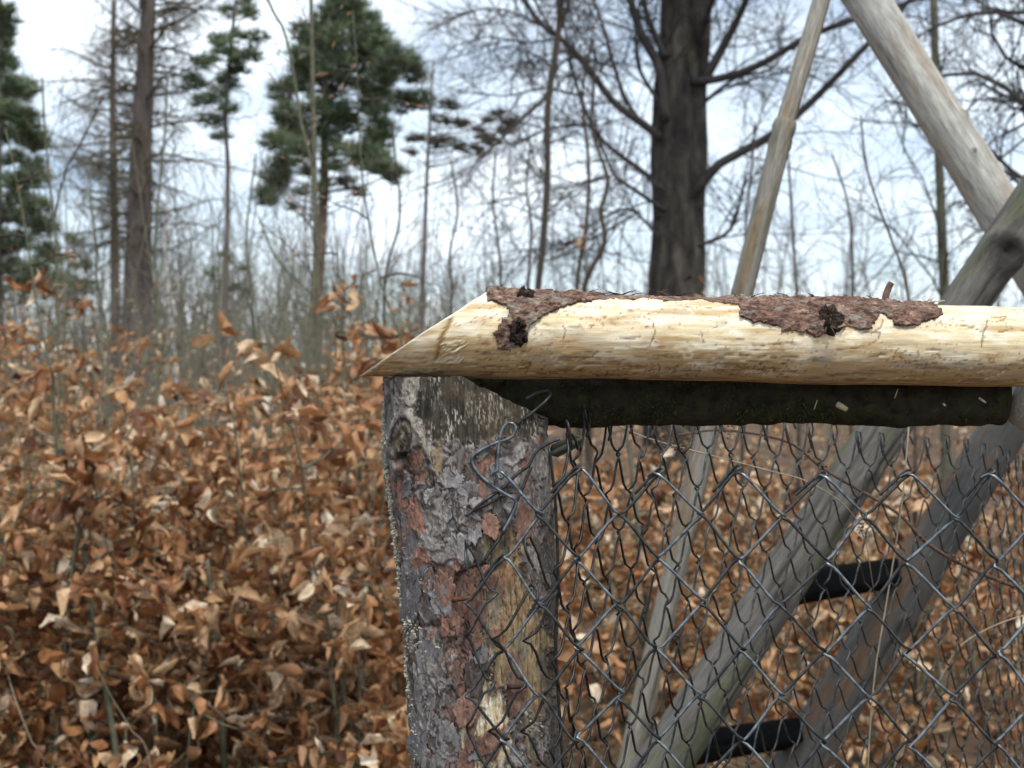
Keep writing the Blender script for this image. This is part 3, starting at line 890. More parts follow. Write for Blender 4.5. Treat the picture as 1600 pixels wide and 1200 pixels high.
def bark_patch(poly, s0, s1, seed, back):
    """ragged scrap of bark left on the rail, as a shell a couple of millimetres thick"""
    nS, nT = int((s1 - s0) / 0.0009), 120
    s = np.linspace(s0, s1, nS)
    th = np.linspace(-0.35, back, nT)
    S, TH = np.meshgrid(s, th)
    S, TH = S.ravel(), TH.ravel()
    P = rail_surface(S, TH)
    px, py = to_px(P)
    l, a = S * 1000, TH * 33
    jx = px + (fbm(l / 6, a / 6, None, seed, 4) - 0.5) * 16
    jy = py + (fbm(l / 6, a / 6, None, seed + 7, 4) - 0.5) * 11
    vis = TH < 1.45
    m = in_poly(jx, jy, poly)
    bk = back - 0.25 + 0.5 * (fbm(l / 18, a * 0, None, seed + 9, 3) - 0.5) * 1.4
    es = s0 + 0.012 * fbm(a / 6, l * 0, None, seed + 11, 3)
    ee = s1 - 0.012 * fbm(a / 6, l * 0 + 9, None, seed + 12, 3)
    m = np.where(vis, m, (TH < bk) & (S > es) & (S < ee))
    lay = fbm(l / 11, a / 7, None, seed + 13, 4)
    lay2 = fbm(l / 5, a / 4, None, seed + 14, 3)
    h = 0.0011 + 0.0009 * sstep(0.47, 0.5, lay) + 0.0007 * sstep(0.5, 0.53, lay2) + 0.0007 * (fbm(l / 1.5, a / 1.5, None, seed + 15, 2) - 0.5)
    h = h + 0.0016 * sstep(0.60, 0.66, fbm(l / 9 + 40, a / 5, None, seed + 16, 3))
    thin = sstep(905, 950, px) * sstep(1150, 1120, px)
    P = rail_surface(S, TH, h * (1 - 0.7 * thin))
    n1 = fbm(l / 7, a / 5, None, seed + 21, 4)
    col = np.repeat(np.array([[0.175, 0.102, 0.072]]), len(S), 0)
    col = lerp3(col, (0.275, 0.18, 0.13), sstep(0.5, 0.7, n1))
    col = lerp3(col, (0.035, 0.022, 0.018), sstep(0.035, 0.0, np.abs(fbm(l / 13, a / 3.2, None, seed + 25, 4, 0.6) - 0.5)) * 0.85)
    col = lerp3(col, (0.075, 0.04, 0.032), sstep(0.55, 0.66, fbm(l / 5, a / 3, None, seed + 22, 4)) * 0.85)
    col = lerp3(col, (0.23, 0.205, 0.17), sstep(0.60, 0.70, fbm(l / 12, a / 5, None, seed + 23, 3)) * 0.7)
    col *= (0.5 + 1.0 * fbm(l / 1.8, a / 1.0, None, seed + 24, 3))[:, None]
    keep = m.reshape(nT, nS)
    idx = np.arange(nT * nS).reshape(nT, nS)
    fm = keep[:-1, :-1] & keep[:-1, 1:] & keep[1:, 1:] & keep[1:, :-1]
    Q = np.stack([idx[:-1, :-1], idx[:-1, 1:], idx[1:, 1:], idx[1:, :-1]], -1)[fm]
    used = np.unique(Q)
    remap = np.full(nT * nS, -1)
    remap[used] = np.arange(len(used))
    me = make_mesh("bark_scrap", P[used], remap[Q], True, {"col": col[used]})
    ob = add("bark_scrap", me, M["bark"], top_rail)
    md = ob.modifiers.new("thickness", 'SOLIDIFY')
    md.thickness = 0.0026
    md.offset = -1.0
    return ob


def s_at(px):
    return float((W(px, 0, 1.08)[0] - A0[0]) / AX[0])


b1 = bark_patch([(752, 440), (764, 462), (760, 470), (776, 476), (798, 480), (799, 490), (786, 500), (771, 516), (770, 524), (783, 543), (797, 546), (812, 540),
                 (824, 528), (828, 510), (842, 500), (852, 492), (880, 482), (912, 473), (940, 469), (1030, 468.5), (1100, 471), (1160, 479), (1160, 440)],
                s_at(748), s_at(1166), 400, 2.5)
b1["label"] = "reddish bark scrap near the tip of the rail with a tongue hanging down"
b2 = bark_patch([(1146, 440), (1156, 482), (1148, 494), (1175, 502), (1205, 508), (1232, 520), (1262, 520), (1280, 526), (1300, 519), (1325, 512), (1346, 514), (1352, 517),
                 (1364, 505), (1378, 491), (1386, 497), (1396, 508), (1412, 515), (1432, 508), (1452, 500), (1474, 498), (1478, 486), (1462, 478), (1472, 440)],
                s_at(1150), s_at(1478), 430, 2.5)
b2["label"] = "long reddish bark scrap along the right half of the rail"


def knot_lump(cx, cy, w, hgt, seed, lab, on):
    """rough hollow branch scar"""
    nu, nv = 40, 24
    U, V_ = np.meshgrid(np.linspace(0, 2 * np.pi, nu, endpoint=False), np.linspace(0.02, 1, nv))
    rr = V_ * (0.4 + 1.1 * fbm(np.cos(U) * 2.0 + seed, np.sin(U) * 2.0, None, seed, 4, 0.7))
    x = cx + np.cos(U) * rr * w
    y = cy + np.sin(U) * rr * hgt
    hgt_ = 0.0042 * np.exp(-((V_ - 0.55) / 0.4) ** 2) + 0.0022 + 0.0040 * (fbm(x / 3.5, y / 3.5, None, seed + 1, 4, 0.6) - 0.5) * 2 - 0.0050 * V_ ** 6
    pts = []
    for a_, b_, c_ in zip(x.ravel(), y.ravel(), hgt_.ravel()):
        s_ = s_at(a_)
        z = (600 - b_) / F * 1.075
        cz = (A0 + AX * s_)[2] - CAMZ
        sn = np.clip((z - cz) / float(rail_R(np.array([s_]))[0]), -0.999, 0.999)
        pts.append(rail_surface(np.array([s_]), np.array([math.asin(sn)]), c_ - 0.0012)[0])
    idx = np.arange(nu * nv).reshape(nv, nu)
    q = np.stack([idx[:-1], np.roll(idx, -1, 1)[:-1], np.roll(idx, -1, 1)[1:], idx[1:]], -1).reshape(-1, 4)
    ob = add("branch_knot", make_mesh("branch_knot", np.array(pts), q), M["knot"], on)
    ob["label"] = lab
    return ob


knot_lump(806, 520, 19, 24, 3, "dark branch knot in the hanging bark tongue", b1)
knot_lump(1291, 498, 24, 25, 8, "large dark branch knot in the bark scrap on the right", b2)
knot_lump(818, 463, 20, 7, 12, "small dark knot on the upper edge near the tip", b1)

# stub, splinters and fibres on the rail
top_z = lambda px: (A0 + AX * s_at(px))[2] + float(rail_R(np.array([s_at(px)]))[0])


def on_top(px, dz, dy=0.0):
    p = A0 + AX * s_at(px)
    return np.array([p[0], p[1] + dy, top_z(px) + dz])


tube_obj("twig_stub", [on_top(1399, -0.004), on_top(1402, 0.006), on_top(1407, 0.013), on_top(1411, 0.0165)], 0.0032, 0.0026, mat_noise("stub", [(0.3, (0.07, 0.036, 0.028)), (0.7, (0.22, 0.13, 0.10))], 250, 0.85, bump_d=0.001), b2, n=16)
for i in range(26):
    x = [rng.uniform(880, 1170), rng.uniform(1170, 1470)][i % 2]
    L = rng.uniform(0.004, 0.014)
    sgn = rng.choice([-1, 1])
    dz = rng.uniform(0.0005, 0.0045)
    tube_obj("bark_splinter", [on_top(x, 0.0005, -0.004), on_top(x + sgn * L * 900, 0.001 + dz * 0.6, -0.005), on_top(x + sgn * L * 2000, 0.0012 + dz, -0.006)],
             rng.uniform(0.0004, 0.0011), 0.0002, M["knot"] if i % 3 else M["bramble"], b1 if x < 1160 else b2, sides=6, n=6)
for i in range(7):
    x = 1452 + rng.uniform(0, 24)
    tube_obj("wood_fibre", [on_top(x, 0.000, -0.006), on_top(x + rng.uniform(4, 10), 0.002, -0.008), on_top(x + rng.uniform(10, 24), rng.uniform(0.002, 0.007), -0.008)], 0.0007, 0.0003, M["straw"], top_rail, sides=6, n=6)
for (cx, cy, n_) in [(1291, 500, 18), (806, 522, 12)]:
    for i in range(n_):
        a_ = rng.uniform(0, 6.28)
        p0 = W(cx + math.cos(a_) * 12, cy + math.sin(a_) * 12, 1.068)
        p1 = W(cx + math.cos(a_) * 21 + rng.normal() * 3, cy + math.sin(a_) * 20 + rng.normal() * 4, 1.064)
        tube_obj("bark_splinter", [p0, (p0 + p1) / 2 + np.array([0, -0.002, 0]), p1], 0.0006, 0.0002, M["bramble"], b2 if cx > 1160 else b1, sides=6, n=6)

# ------------------------------------------------------------------ weathered poles
def pole(name, p0, p1, r0, r1, base, dark, seed, parent=None, bow=(0, 0), knots=(), crack=1.0, stains=None, flat=0, mat=None, ns=170, nt=56, **kw):
    """round pole built along its own z axis, grain and cracks run lengthwise"""
    p0, p1 = np.asarray(p0, float), np.asarray(p1, float)
    L = np.linalg.norm(p1 - p0)
    z = np.linspace(0, L, ns)
    th = np.linspace(0, 2 * np.pi, nt, endpoint=False)
    TH, ZZ = np.meshgrid(th, z)
    t, zz = TH.ravel(), ZZ.ravel()
    f = zz / L
    r = r0 + (r1 - r0) * f
    c, s = np.cos(t), np.sin(t)
    if flat:                                   # split billet: rounded square section
        r = r * (np.abs(np.cos(t + 0.5)) ** flat + np.abs(np.sin(t + 0.5)) ** flat) ** (-1.0 / flat)
    r = r * (1 + 0.09 * (fbm(c + 3 + seed, s, zz * 3, seed, 3) - 0.5) * 2)
    g = fbm(c * 9 + 20, s * 9 + seed, zz * 8.0 + 0.6 * fbm(c * 2, s * 2, zz * 4, seed + 2, 2), seed + 3, 5, 0.62)
    g2 = fbm(c * 2.5 + 20, s * 2.5, zz * 7, seed + 4, 4)
    ck = sstep(0.03, 0.0, np.abs(fbm(c * 2.6 + 9, s * 2.6, zz * 1.1, seed + 5, 3) - 0.5)) * sstep(0.45, 0.6, fbm(c, s, zz * 5, seed + 6, 2)) * crack
    h = (g - 0.5) * 0.0012 - ck * 0.0035
    col = np.repeat(np.array([base]), len(t), 0)
    col = lerp3(col, np.array(base) * 1.45, sstep(0.5, 0.7, g) * 0.7)
    col = lerp3(col, dark, sstep(0.52, 0.68, g2) * 0.75)
    col = lerp3(col, np.array(dark) * 0.4, ck * 0.9)
    if stains is not None:
        col = lerp3(col, stains, sstep(0.55, 0.62, fbm(c * 1.6 + 50, s * 1.6, zz * 6, seed + 9, 4)) * 0.8)
    bx = bow[0] * np.sin(np.pi * f)
    by = bow[1] * np.sin(np.pi * f)
    for (kz, kt, kr, amt) in knots:
        dd = np.sqrt(((zz - kz * L) / kr) ** 2 + ((((t - kt + np.pi) % (2 * np.pi)) - np.pi) * r / kr) ** 2)
        dd = dd + (g2 - 0.5) * 0.4
        h = h + 0.006 * amt * np.exp(-((dd - 0.8) / 0.5) ** 2) - 0.003 * amt * np.exp(-(dd / 0.4) ** 2)
        col = lerp3(col, (0.02, 0.018, 0.015), sstep(1.1, 0.65, dd) * min(1.0, amt) * (0.6 + 0.4 * np.sin(dd * 14) ** 2))
    r = r + h
    P = np.stack([c * r + bx, s * r + by, zz], 1)
    idx = np.arange(ns * nt).reshape(ns, nt)
    Q = np.stack([idx[:-1], np.roll(idx, -1, 1)[:-1], np.roll(idx, -1, 1)[1:], idx[1:]], -1).reshape(-1, 4)
    V, C, off = [P], [col], len(P)
    for ri, flip in ((0, True), (ns - 1, False)):
        prev, ring0 = idx[ri], P[idx[ri]]
        c0 = ring0.mean(0)
        for fct in (0.93, 0.5, 0.02):
            ring = c0 * (1 - fct) + ring0 * fct
            ring[:, 2] += (0.006 if not flip else -0.006) * (1 - fct ** 2)
            V.append(ring)
            C.append(np.repeat(np.array([dark]) * 1.1, nt, 0))
            cur = np.arange(off, off + nt)
            q = np.stack([prev, np.roll(prev, -1), np.roll(cur, -1), cur], -1)
            Q = np.concatenate([Q, q[:, ::-1] if flip else q])
            prev = cur
            off += nt
    me = make_mesh(name, np.concatenate(V), Q, True, {"col": np.concatenate(C)})
    ob = add(name, me, mat or M["wood_grey"], parent, **kw)
    q = Vector(p1 - p0).to_track_quat('Z', 'Y')
    ob.matrix_world = Matrix.Translation(Vector(p0)) @ q.to_matrix().to_4x4()
    return ob


def ext(p, q, z=None, s=None):
    """extend the line p->q down to height z, or by factor s"""
    if z is not None:
        return p + (q - p) * (z - p[2]) / (q[2] - p[2])
    return p + (q - p) * s


# lower mossy rail, seated in the notch of the post
m0, m1 = W(722, 622, 1.150), W(1564, 618, 1.165)
mossy = thing("lower_rail", "dark mossy log rail tucked under the peeled rail", "fence rail")
zz = np.linspace(0, 1, 260)
path = m0[None, :] + (m1 - m0)[None, :] * zz[:, None]
mr = 0.0236 + 0.0012 * np.sin(zz * 9) + 0.0015 * (fbm(zz * 30, zz * 0, None, 500, 3) - 0.5)
mv, mq = tubes([path], [mr], 40, cap=True)
an = fbm(mv[:, 0] * 60, mv[:, 2] * 60, mv[:, 1] * 60, 505, 4)
cen = np.stack([mv[:, 0], m0[1] + (mv[:, 0] - m0[0]) * (m1[1] - m0[1]) / (m1[0] - m0[0]), m0[2] + (mv[:, 0] - m0[0]) * (m1[2] - m0[2]) / (m1[0] - m0[0])], 1)
nv_ = mv - cen
nv_ /= np.linalg.norm(nv_, axis=1, keepdims=True) + 1e-9
add("bark_log", make_mesh("bark_log", mv + nv_ * ((an - 0.5) * 0.006 + 0.004 * (fbm(mv[:, 0] * 22, mv[:, 2] * 30, mv[:, 1] * 30, 506, 3) - 0.5))[:, None], mq), M["mossy"], mossy)
# moss tufts: short upright blades
n = 8000
fs = rng.uniform(0.02, 0.98, n)
tn = rng.uniform(-0.9, 2.2, n)
dens = fbm(fs * 14, tn * 1.3, None, 510, 3) > 0.44
fs, tn = fs[dens], tn[dens]
base = m0[None, :] + (m1 - m0)[None, :] * fs[:, None]
nr = np.stack([np.zeros_like(tn), -np.cos(tn), np.sin(tn)], 1)
base = base + nr * 0.0232
tip = base + nr * rng.uniform(0.001, 0.0032, (len(fs), 1)) + rng.normal(0, 0.0014, (len(fs), 3)) + np.array([[0, 0, -0.0012]])
sd = rng.normal(0, 0.0006, (len(fs), 3))
tv = np.stack([base - sd, base + sd, tip], 1).reshape(-1, 3)
o = add("moss", make_mesh("moss", tv, np.arange(len(tv)).reshape(-1, 3), False), M["moss"], mossy, kind="stuff")
for (x, y, x2, y2, r_) in [(1309, 632, 1323, 640, 0.0026), (1272, 640, 1277, 625, 0.0005), (1398, 622, 1403, 608, 0.0005), (1474, 631, 1477, 634, 0.0010), (1530, 622, 1540, 629, 0.0010)]:
    tube_obj("pale_sprout" if r_ < 0.002 else "broken_twig", [W(x, y, 1.129), (W(x, y, 1.126) + W(x2, y2, 1.126)) / 2, W(x2, y2, 1.126)], r_, r_ * 0.8, M["straw"], mossy, n=6)

# greenish branch stub on the wire beside the post
stub = pole("branch_stub", W(868, 704, 1.115), W(902, 688, 1.10), 0.0056, 0.0050, (0.17, 0.175, 0.13), (0.06, 0.065, 0.04), 610, ns=40, nt=24,
            label="short greenish branch stub jutting from the right side of the post", cat="branch stub")

GR, GD = (0.165, 0.158, 0.145), (0.085, 0.080, 0.07)
# ladder of a high seat: two leaning rails and rungs between them
ladder = thing("ladder", "leaning grey weathered pole ladder behind the wire mesh", "ladder")
a_lo, a_hi = W(1058, 1160, 2.20), W(1558, 400, 2.34)
b_lo, b_hi = W(1270, 1160, 2.66), W(1586, 640, 2.80)
a_foot = ext(a_lo, a_hi, z=0.0)
b_foot = ext(b_lo, b_hi, z=0.0)
a_top = a_lo + (a_hi - a_lo) * 1.75
b_top = b_lo + (b_hi - b_lo) * 2.3
La = np.linalg.norm(a_top - a_foot)
kn = (np.linalg.norm(a_hi - a_foot)) / La
kn2 = np.linalg.norm(W(1340, 745, 2.27) - a_foot) / La
kn3 = np.linalg.norm(W(1205, 945, 2.24) - a_foot) / La
q = Vector(a_top - a_foot).to_track_quat('Z', 'Y').to_matrix().transposed()
fa = q @ Vector((0, -1, 0))
ta = math.atan2(fa.y, fa.x)
pole("side_rail", a_foot, a_top, 0.046, 0.033, (0.10, 0.092, 0.080), (0.038, 0.034, 0.027), 620, ladder, bow=(0.0, 0.0),
     knots=[(kn, ta, 0.036, 1.4), (kn, ta, 0.024, 1.0), (kn2, ta + 0.7, 0.020, 0.6), (kn3, ta + 0.1, 0.030, 0.35)], stains=(0.085, 0.09, 0.05), ns=260)
pole("side_rail", b_foot, b_top, 0.049, 0.044, (0.080, 0.074, 0.065), (0.075, 0.07, 0.06), 640, ladder, stains=(0.13, 0.075, 0.042),
     knots=[(0.42, ta + 0.5, 0.03, 0.4)], ns=260)


def on(a, b, py, Yg):
    """point of line a->b that shows at row py"""
    for _ in range(30):
        z = CAMZ + (600 - py) / F * Yg
        p = a + (b - a) * (z - a[2]) / (b[2] - a[2])
        Yg = p[1]
    return p


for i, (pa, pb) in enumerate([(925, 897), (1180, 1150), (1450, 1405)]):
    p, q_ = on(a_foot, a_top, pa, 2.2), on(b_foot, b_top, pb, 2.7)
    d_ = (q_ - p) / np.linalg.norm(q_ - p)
    pole("rung", p + np.array([0, 0.045, -0.005]), q_ + np.array([0.0, 0.062, -0.005]), 0.026, 0.025, (0.005, 0.0048, 0.0045), (0.003, 0.003, 0.0028), 650 + i, ladder, flat=7, mat=M["rung"], ns=90, nt=40)  # near-black base stands in for the shaded side of the rungs

# thin leg pole and thick pale pole of the same stand
t_hi, t_mid, t_lo = W(1292, -30, 2.62), W(1226, 196, 2.58), W(1015, 1130, 2.45)
leg = thing("stand_leg", "thin crooked pale pole standing behind the rail left of the ladder", "pole")
foot = ext(W(1130, 660, 2.51), t_lo, z=0.0)
pole("upper_shaft", t_mid, ext(t_mid, t_hi, s=2.0), 0.0172, 0.0145, (0.27, 0.25, 0.21), (0.19, 0.165, 0.13), 700, leg, stains=(0.22, 0.15, 0.09), ns=110, nt=40)
pole("lower_shaft", foot, t_mid + (t_mid - t_lo) * 0.008, 0.0215, 0.0195, (0.19, 0.175, 0.145), (0.12, 0.11, 0.07), 710, leg, bow=(0.0, 0.012), stains=(0.17, 0.12, 0.065),
     knots=[(0.985, 1.0, 0.02, 0.5), (0.985, 4.0, 0.02, 0.5), (0.6, 4.6, 0.02, 0.6)], ns=200, nt=44)
th0, th1 = W(1336, -30, 2.62), W(1602, 390, 2.50)
pole("slanting_beam", ext(th0, th1, z=0.0) if False else th0 + (th1 - th0) * 2.6, th0 - (th1 - th0) * 0.5, 0.0465, 0.0385, (0.40, 0.385, 0.345), (0.27, 0.255, 0.22), 720,
     stains=(0.33, 0.28, 0.22), knots=[(0.66, 1.2, 0.006, 1), (0.60, 2.0, 0.006, 1), (0.62, 0.4, 0.005, 1)], ns=220,
     label="thick pale barkless pole slanting down from the top edge", cat="pole")
pole("pole_end", W(1611, 650, 1.150), W(1770, 250, 1.36), 0.0215, 0.024, (0.48, 0.46, 0.41), (0.33, 0.31, 0.27), 740, ns=120, nt=48,
     label="rounded pale pole end under the peeled rail at the right edge", cat="pole")

# ------------------------------------------------------------------ chain-link mesh
WR = 0.00125


def zigzag(cols, zs, depth, bend, side0, hook=None):
    """one flattened spiral: local (x, y, z) points; cols(z, side) gives x of the bends"""
    pts = []
    for j, z in enumerate(zs):
        side = (j + side0) % 2            # 0 = left bend, 1 = right bend
        x = cols(z, side)
        sg = 1 if side else -1
        ov = 0.0019
        # left bends turn back -> front on the way down, right bends front -> back
        y0, y1 = (depth, -depth) if side == 0 else (-depth, depth)
        pts.append((x - sg * bend * 0.55, y0, z + bend * 0.52))
        pts.append((x + sg * ov * 0.55, y0 * 0.75, z + bend * 0.14))
        pts.append((x + sg * ov, 0.0, z))
        pts.append((x + sg * ov * 0.55, y1 * 0.75, z - bend * 0.14))
        pts.append((x - sg * bend * 0.55, y1, z - bend * 0.52))
    return np.array(pts)


front_mesh = thing("chain_link_panel", "near chain-link panel of wide diamonds with bright wires stapled to the post", "wire mesh")
FY = 1.046
cols_px = [733, 786, 845, 903, 968, 1030, 1096, 1158, 1223, 1290, 1357, 1420, 1490, 1555, 1622, 1690, 1760, 1830, 1900]
S_ = FY / F
z_bot = 0.03
HALF = 70.3 * S_
for k in range(len(cols_px) - 1):
    xl, xr = (cols_px[k] - 800) * S_, (cols_px[k + 1] - 800) * S_
    bright = (k % 2 == 1)
    top_px = 733 + 0.012 * (cols_px[k] - 900)
    side0 = 0 if bright else 1
    if k == 0:
        top_px += 2 * 70.3
    zt = CAMZ + (600 - top_px) * S_
    zs = np.arange(zt, z_bot, -HALF)
    jl = rng.normal(0, 0.0012, len(zs))

    def cols(z, side, xl=xl, xr=xr):
        return (xr if side else xl)
    zj = zs + rng.normal(0, 0.0011, len(zs))
    p = zigzag(cols, zj, 0.0017, 0.008, side0)
    p[:, 0] += 0.0016 * np.sin(p[:, 2] * 31 + k * 1.7) + 0.0012 * np.sin(p[:, 2] * 77 + k)
    p = p[2:]                                    # begin at the top bend itself
    # cut end folded back beside the first strand
    d1 = p[4] - p[0] if len(p) > 4 else p[-1] - p[0]
    if not bright:
        tail = [p[0] + np.array([0.001, 0.004, 0.0035]), p[0] + np.array([0.0034, 0.002, 0.0005]) * np.array([1, 1, 1])]
        back = p[0] + (p[3] - p[0]) * 0.75 + np.array([-0.001, 0.0045, 0.0042])
        p = np.concatenate([[back], [p[0] + np.array([-0.004, 0.0040, 0.0012])], [p[0] + np.array([0.0006, 0.0018, 0.0022])], p])
    else:
        p = np.concatenate([[p[0] + np.array([-0.0045, 0.0035, -0.0030])], p])
    # bulge: the panel leans a little and hugs the post on the left
    xx = p[:, 0]
    yoff = 0.004 * np.sin(xx * 9) + 0.010 * np.clip((xx - 0.05) / 0.5, 0, 1) * np.sin(p[:, 2] * 5)
    wp = np.stack([p[:, 0], FY + p[:, 1] + yoff * 0.6, p[:, 2]], 1)
    if k <= 2:
        wp[:, 1] -= 0.0035
    n_ = int(len(wp) * 1.8)
    wp = smooth_path(wp, n_)
    v, q = tubes([wp], [np.full(n_, WR)], 6)
    add("wire", make_mesh("wire", v, q), M["wire_bright"] if bright else M["wire_dark"], front_mesh)


def hand_wire(pts, Y, r=WR, mat=None, n=60):
    P = []
    for q in pts:
        yy = Y
        if q[0] < 862:
            yy = min(Y, post_point(q[0], q[1])[1] - 0.0028)
        if len(q) > 2:
            yy += q[2]
        P.append(W(q[0], q[1], yy))
    p = smooth_path(P, n)
    v, q = tubes([p], [np.full(n, r)], 8, cap=True)
    return add("loose_wire", make_mesh("loose_wire", v, q), mat or M["wire_bright"], front_mesh)


def c47(pts):
    return [(560 + a / 4.706, 560 + b / 4.706) + tuple(r) for a, b, *r in pts]


hand_wire(c47([(1070, 850), (1050, 888), (1022, 850), (1022, 760), (1040, 600), (1060, 520), (1095, 478), (1140, 480), (1158, 520), (1135, 570), (1080, 600), (1000, 625), (900, 675), (842, 720),
               (836, 765), (860, 815), (905, 870), (980, 930), (1060, 985), (1130, 1025), (1160, 1060), (1150, 1110), (1110, 1190), (1065, 1270)]), 1.05, n=110)
hand_wire(c47([(1140, 490, .001), (1200, 455, 0.002), (1290, 390, .004), (1370, 320, .006), (1410, 270, .01), (1395, 245, .014), (1320, 255, .016), (1230, 300, .02)]), 1.075, mat=M["wire_old"])
hand_wire(c47([(1480, 590), (1420, 615), (1330, 665), (1290, 710), (1265, 765), (1240, 800), (1180, 840), (1050, 960), (920, 1050), (790, 1160)]), 1.056, mat=M["wire_dark"])
hand_wire(c47([(1275, 790), (1240, 870), (1205, 960), (1150, 1080), (1105, 1190), (1040, 1320), (960, 1430), (930, 1480)]), 1.052, mat=M["wire_dark"])
hand_wire([(858, 700), (862, 730), (868, 790), (872, 900), (868, 1000), (872, 1080), (880, 1200)], 1.07, r=0.0012, mat=M["wire_old"])

# far panel: same mesh pulled tall and narrow, running back from the post
back_mesh = thing("chain_link_panel", "far chain-link panel of narrow dark diamonds receding from the post", "wire mesh")
ctrl = [(-0.034, 1.042), (0.004, 1.043), (0.030, 1.062), (0.050, 1.115), (0.086, 1.185), (0.132, 1.262), (0.205, 1.362), (0.300, 1.474), (0.415, 1.580), (0.538, 1.690), (0.635, 1.80), (0.755, 2.00), (0.90, 2.22), (1.10, 2.5), (1.45, 2.9)]
cp = smooth_path([(a, b, 0) for a, b in ctrl], 700)
cum = np.concatenate([[0], np.cumsum(np.linalg.norm(np.diff(cp, axis=0), axis=1))])
PITCH = 0.0228      # half a diamond along the path
nW = int(cum[-1] / PITCH) - 1
tz_x = [-0.05, 0.05, 0.132, 0.18, 0.30, 0.40, 0.538, 0.64, 0.9, 1.5]
tz_z = [-0.155, -0.0225, -0.030, -0.030, -0.043, -0.060, -0.070, -0.092, -0.16, -0.25]
for k in range(nW):
    c0, c1 = k * PITCH, (k + 1) * PITCH
    xm = np.interp((c0 + c1) / 2, cum, cp[:, 0])
    zt = CAMZ + np.interp(xm, tz_x, tz_z) + rng.normal(0, 0.0022)
    if k < 3:
        zt = CAMZ - 0.12 - 0.035 * (k % 2)
    side0 = k % 2
    half = 0.0334
    zs = np.arange(zt, 0.02, -half)

    def cols(z, side):
        return c1 if side else c0
    lean = rng.normal(0, 0.003)
    jz = zs + rng.normal(0, 0.0013, len(zs))
    p = zigzag(cols, jz, 0.0022, 0.012, side0)[2:]
    sg = 1 if side0 else -1
    # rounded loop where the two wire ends are knuckled together
    p0 = p[0]
    loop = [p0 + np.array([-sg * 0.004, 0.002, -0.017]), p0 + np.array([sg * 0.0005, 0.003, -0.009]), p0 + np.array([sg * 0.0030, 0.002, 0.000]), p0 + np.array([sg * 0.0016, 0.0004, 0.0055]),
            p0 + np.array([-sg * 0.0014, -0.001, 0.0062]), p0 + np.array([-sg * 0.0034, -0.001, 0.001])]
    if k % 5 == 3:
        loop = [p0 + np.array([sg * 0.012, 0.004, -0.008]), p0 + np.array([sg * 0.006, 0.003, 0.002])] + loop[3:]
    p = np.concatenate([loop, p[2:]])
    p[:, 0] += lean * np.sin((p[:, 2] - zt) * 9)
    X = np.interp(p[:, 0], cum, cp[:, 0])
    Yp = np.interp(p[:, 0], cum, cp[:, 1])
    tx = np.interp(p[:, 0] + 0.004, cum, cp[:, 0]) - X
    ty = np.interp(p[:, 0] + 0.004, cum, cp[:, 1]) - Yp
    ln = np.hypot(tx, ty) + 1e-9
    off = p[:, 1]
    wob = 0.006 * np.sin(p[:, 2] * 6 + p[:, 0] * 4)
    wp = np.stack([X + (off + wob) * ty / ln, Yp - (off + wob) * tx / ln, p[:, 2]], 1)
    n_ = int(len(wp) * 1.25)
    wp = smooth_path(wp, n_)
    v, q = tubes([wp], [np.full(n_, 0.00108)], 4)
    add("wire", make_mesh("wire", v, q), M["wire_old"] if k % 4 else M["wire_dark"], back_mesh)

# ------------------------------------------------------------------ stalks and bramble runners by the mesh
def runner(name, pts, r0, r1, mat, label, cat, n=50, bits=0, seed=0):
    p = smooth_path([W(*q) for q in pts], n)
    v, q = tubes([p], [np.linspace(r0, r1, n)], 6, cap=True)
    t = thing(name, label, cat)
    add("stem", make_mesh("stem", v, q), mat, t)
    r = np.random.default_rng(seed)
    for i in range(bits):
        c = p[r.integers(3, n - 3)]
        pts_ = c + r.normal(0, 0.004, (26, 3))
        v, f = lumps(pts_, r.uniform(0.0008, 0.0026, 26), seed + i)
        add("dry_seedhead", make_mesh("dry_seedhead", v, f, False), M["bramble"], t)
    return t


runner("grass_stalk", [(1421, 652, 1.40), (1412, 760, 1.40), (1400, 850, 1.41), (1382, 960, 1.42), (1366, 1060, 1.42), (1356, 1200, 1.43), (1345, 1500, 1.43), (1335, 2720, 1.44)], 0.0008, 0.0010, M["dull_straw"], "tall straight pale dry stalk in front of the ladder", "stalk")
runner("bramble_runner", [(955, 660, 1.36), (1010, 684, 1.36), (1090, 706, 1.37), (1200, 735, 1.38), (1260, 752, 1.40), (1320, 790, 1.44), (1350, 840, 1.50), (1365, 920, 1.55)], 0.0008, 0.0004, M["dull_straw"], "thin pale runner crossing the mesh just below the mossy rail", "bramble", bits=3, seed=3)
runner("bramble_runner", [(1060, 680, 1.55), (1130, 672, 1.56), (1230, 690, 1.58), (1290, 735, 1.58), (1400, 800, 1.58), (1450, 850, 1.58), (1520, 890, 1.6), (1620, 930, 1.62)], 0.0014, 0.0024, M["bramble"], "dark bramble runner with dry seedheads in front of the second ladder rail", "bramble", bits=9, seed=5)
runner("bramble_runner", [(1640, 950, 1.7), (1560, 975, 1.7), (1500, 1010, 1.7), (1470, 1060, 1.7), (1440, 1110, 1.72), (1400, 1190, 1.75), (1360, 1400, 1.75)], 0.0008, 0.0010, M["dull_straw"], "arched straw-coloured runner low at the right", "bramble")
runner("bramble_runner", [(1490, 940, 1.9), (1512, 1010, 1.9), (1528, 1080, 1.9), (1545, 1150, 1.9), (1552, 1220, 1.9), (1560, 1900, 1.9)], 0.003, 0.0036, M["bramble"], "stiff brown upright stem at the lower right", "bramble", bits=4, seed=8)
runner("bramble_runner", [(4, 1010, 3.5), (14, 1060, 3.4), (30, 1110, 3.3), (50, 1160, 3.3), (70, 1210, 3.3), (75, 1480, 3.3)], 0.0008, 0.0022, M["dull_straw"], "straw-coloured stem leaning in the lower left corner", "bramble")
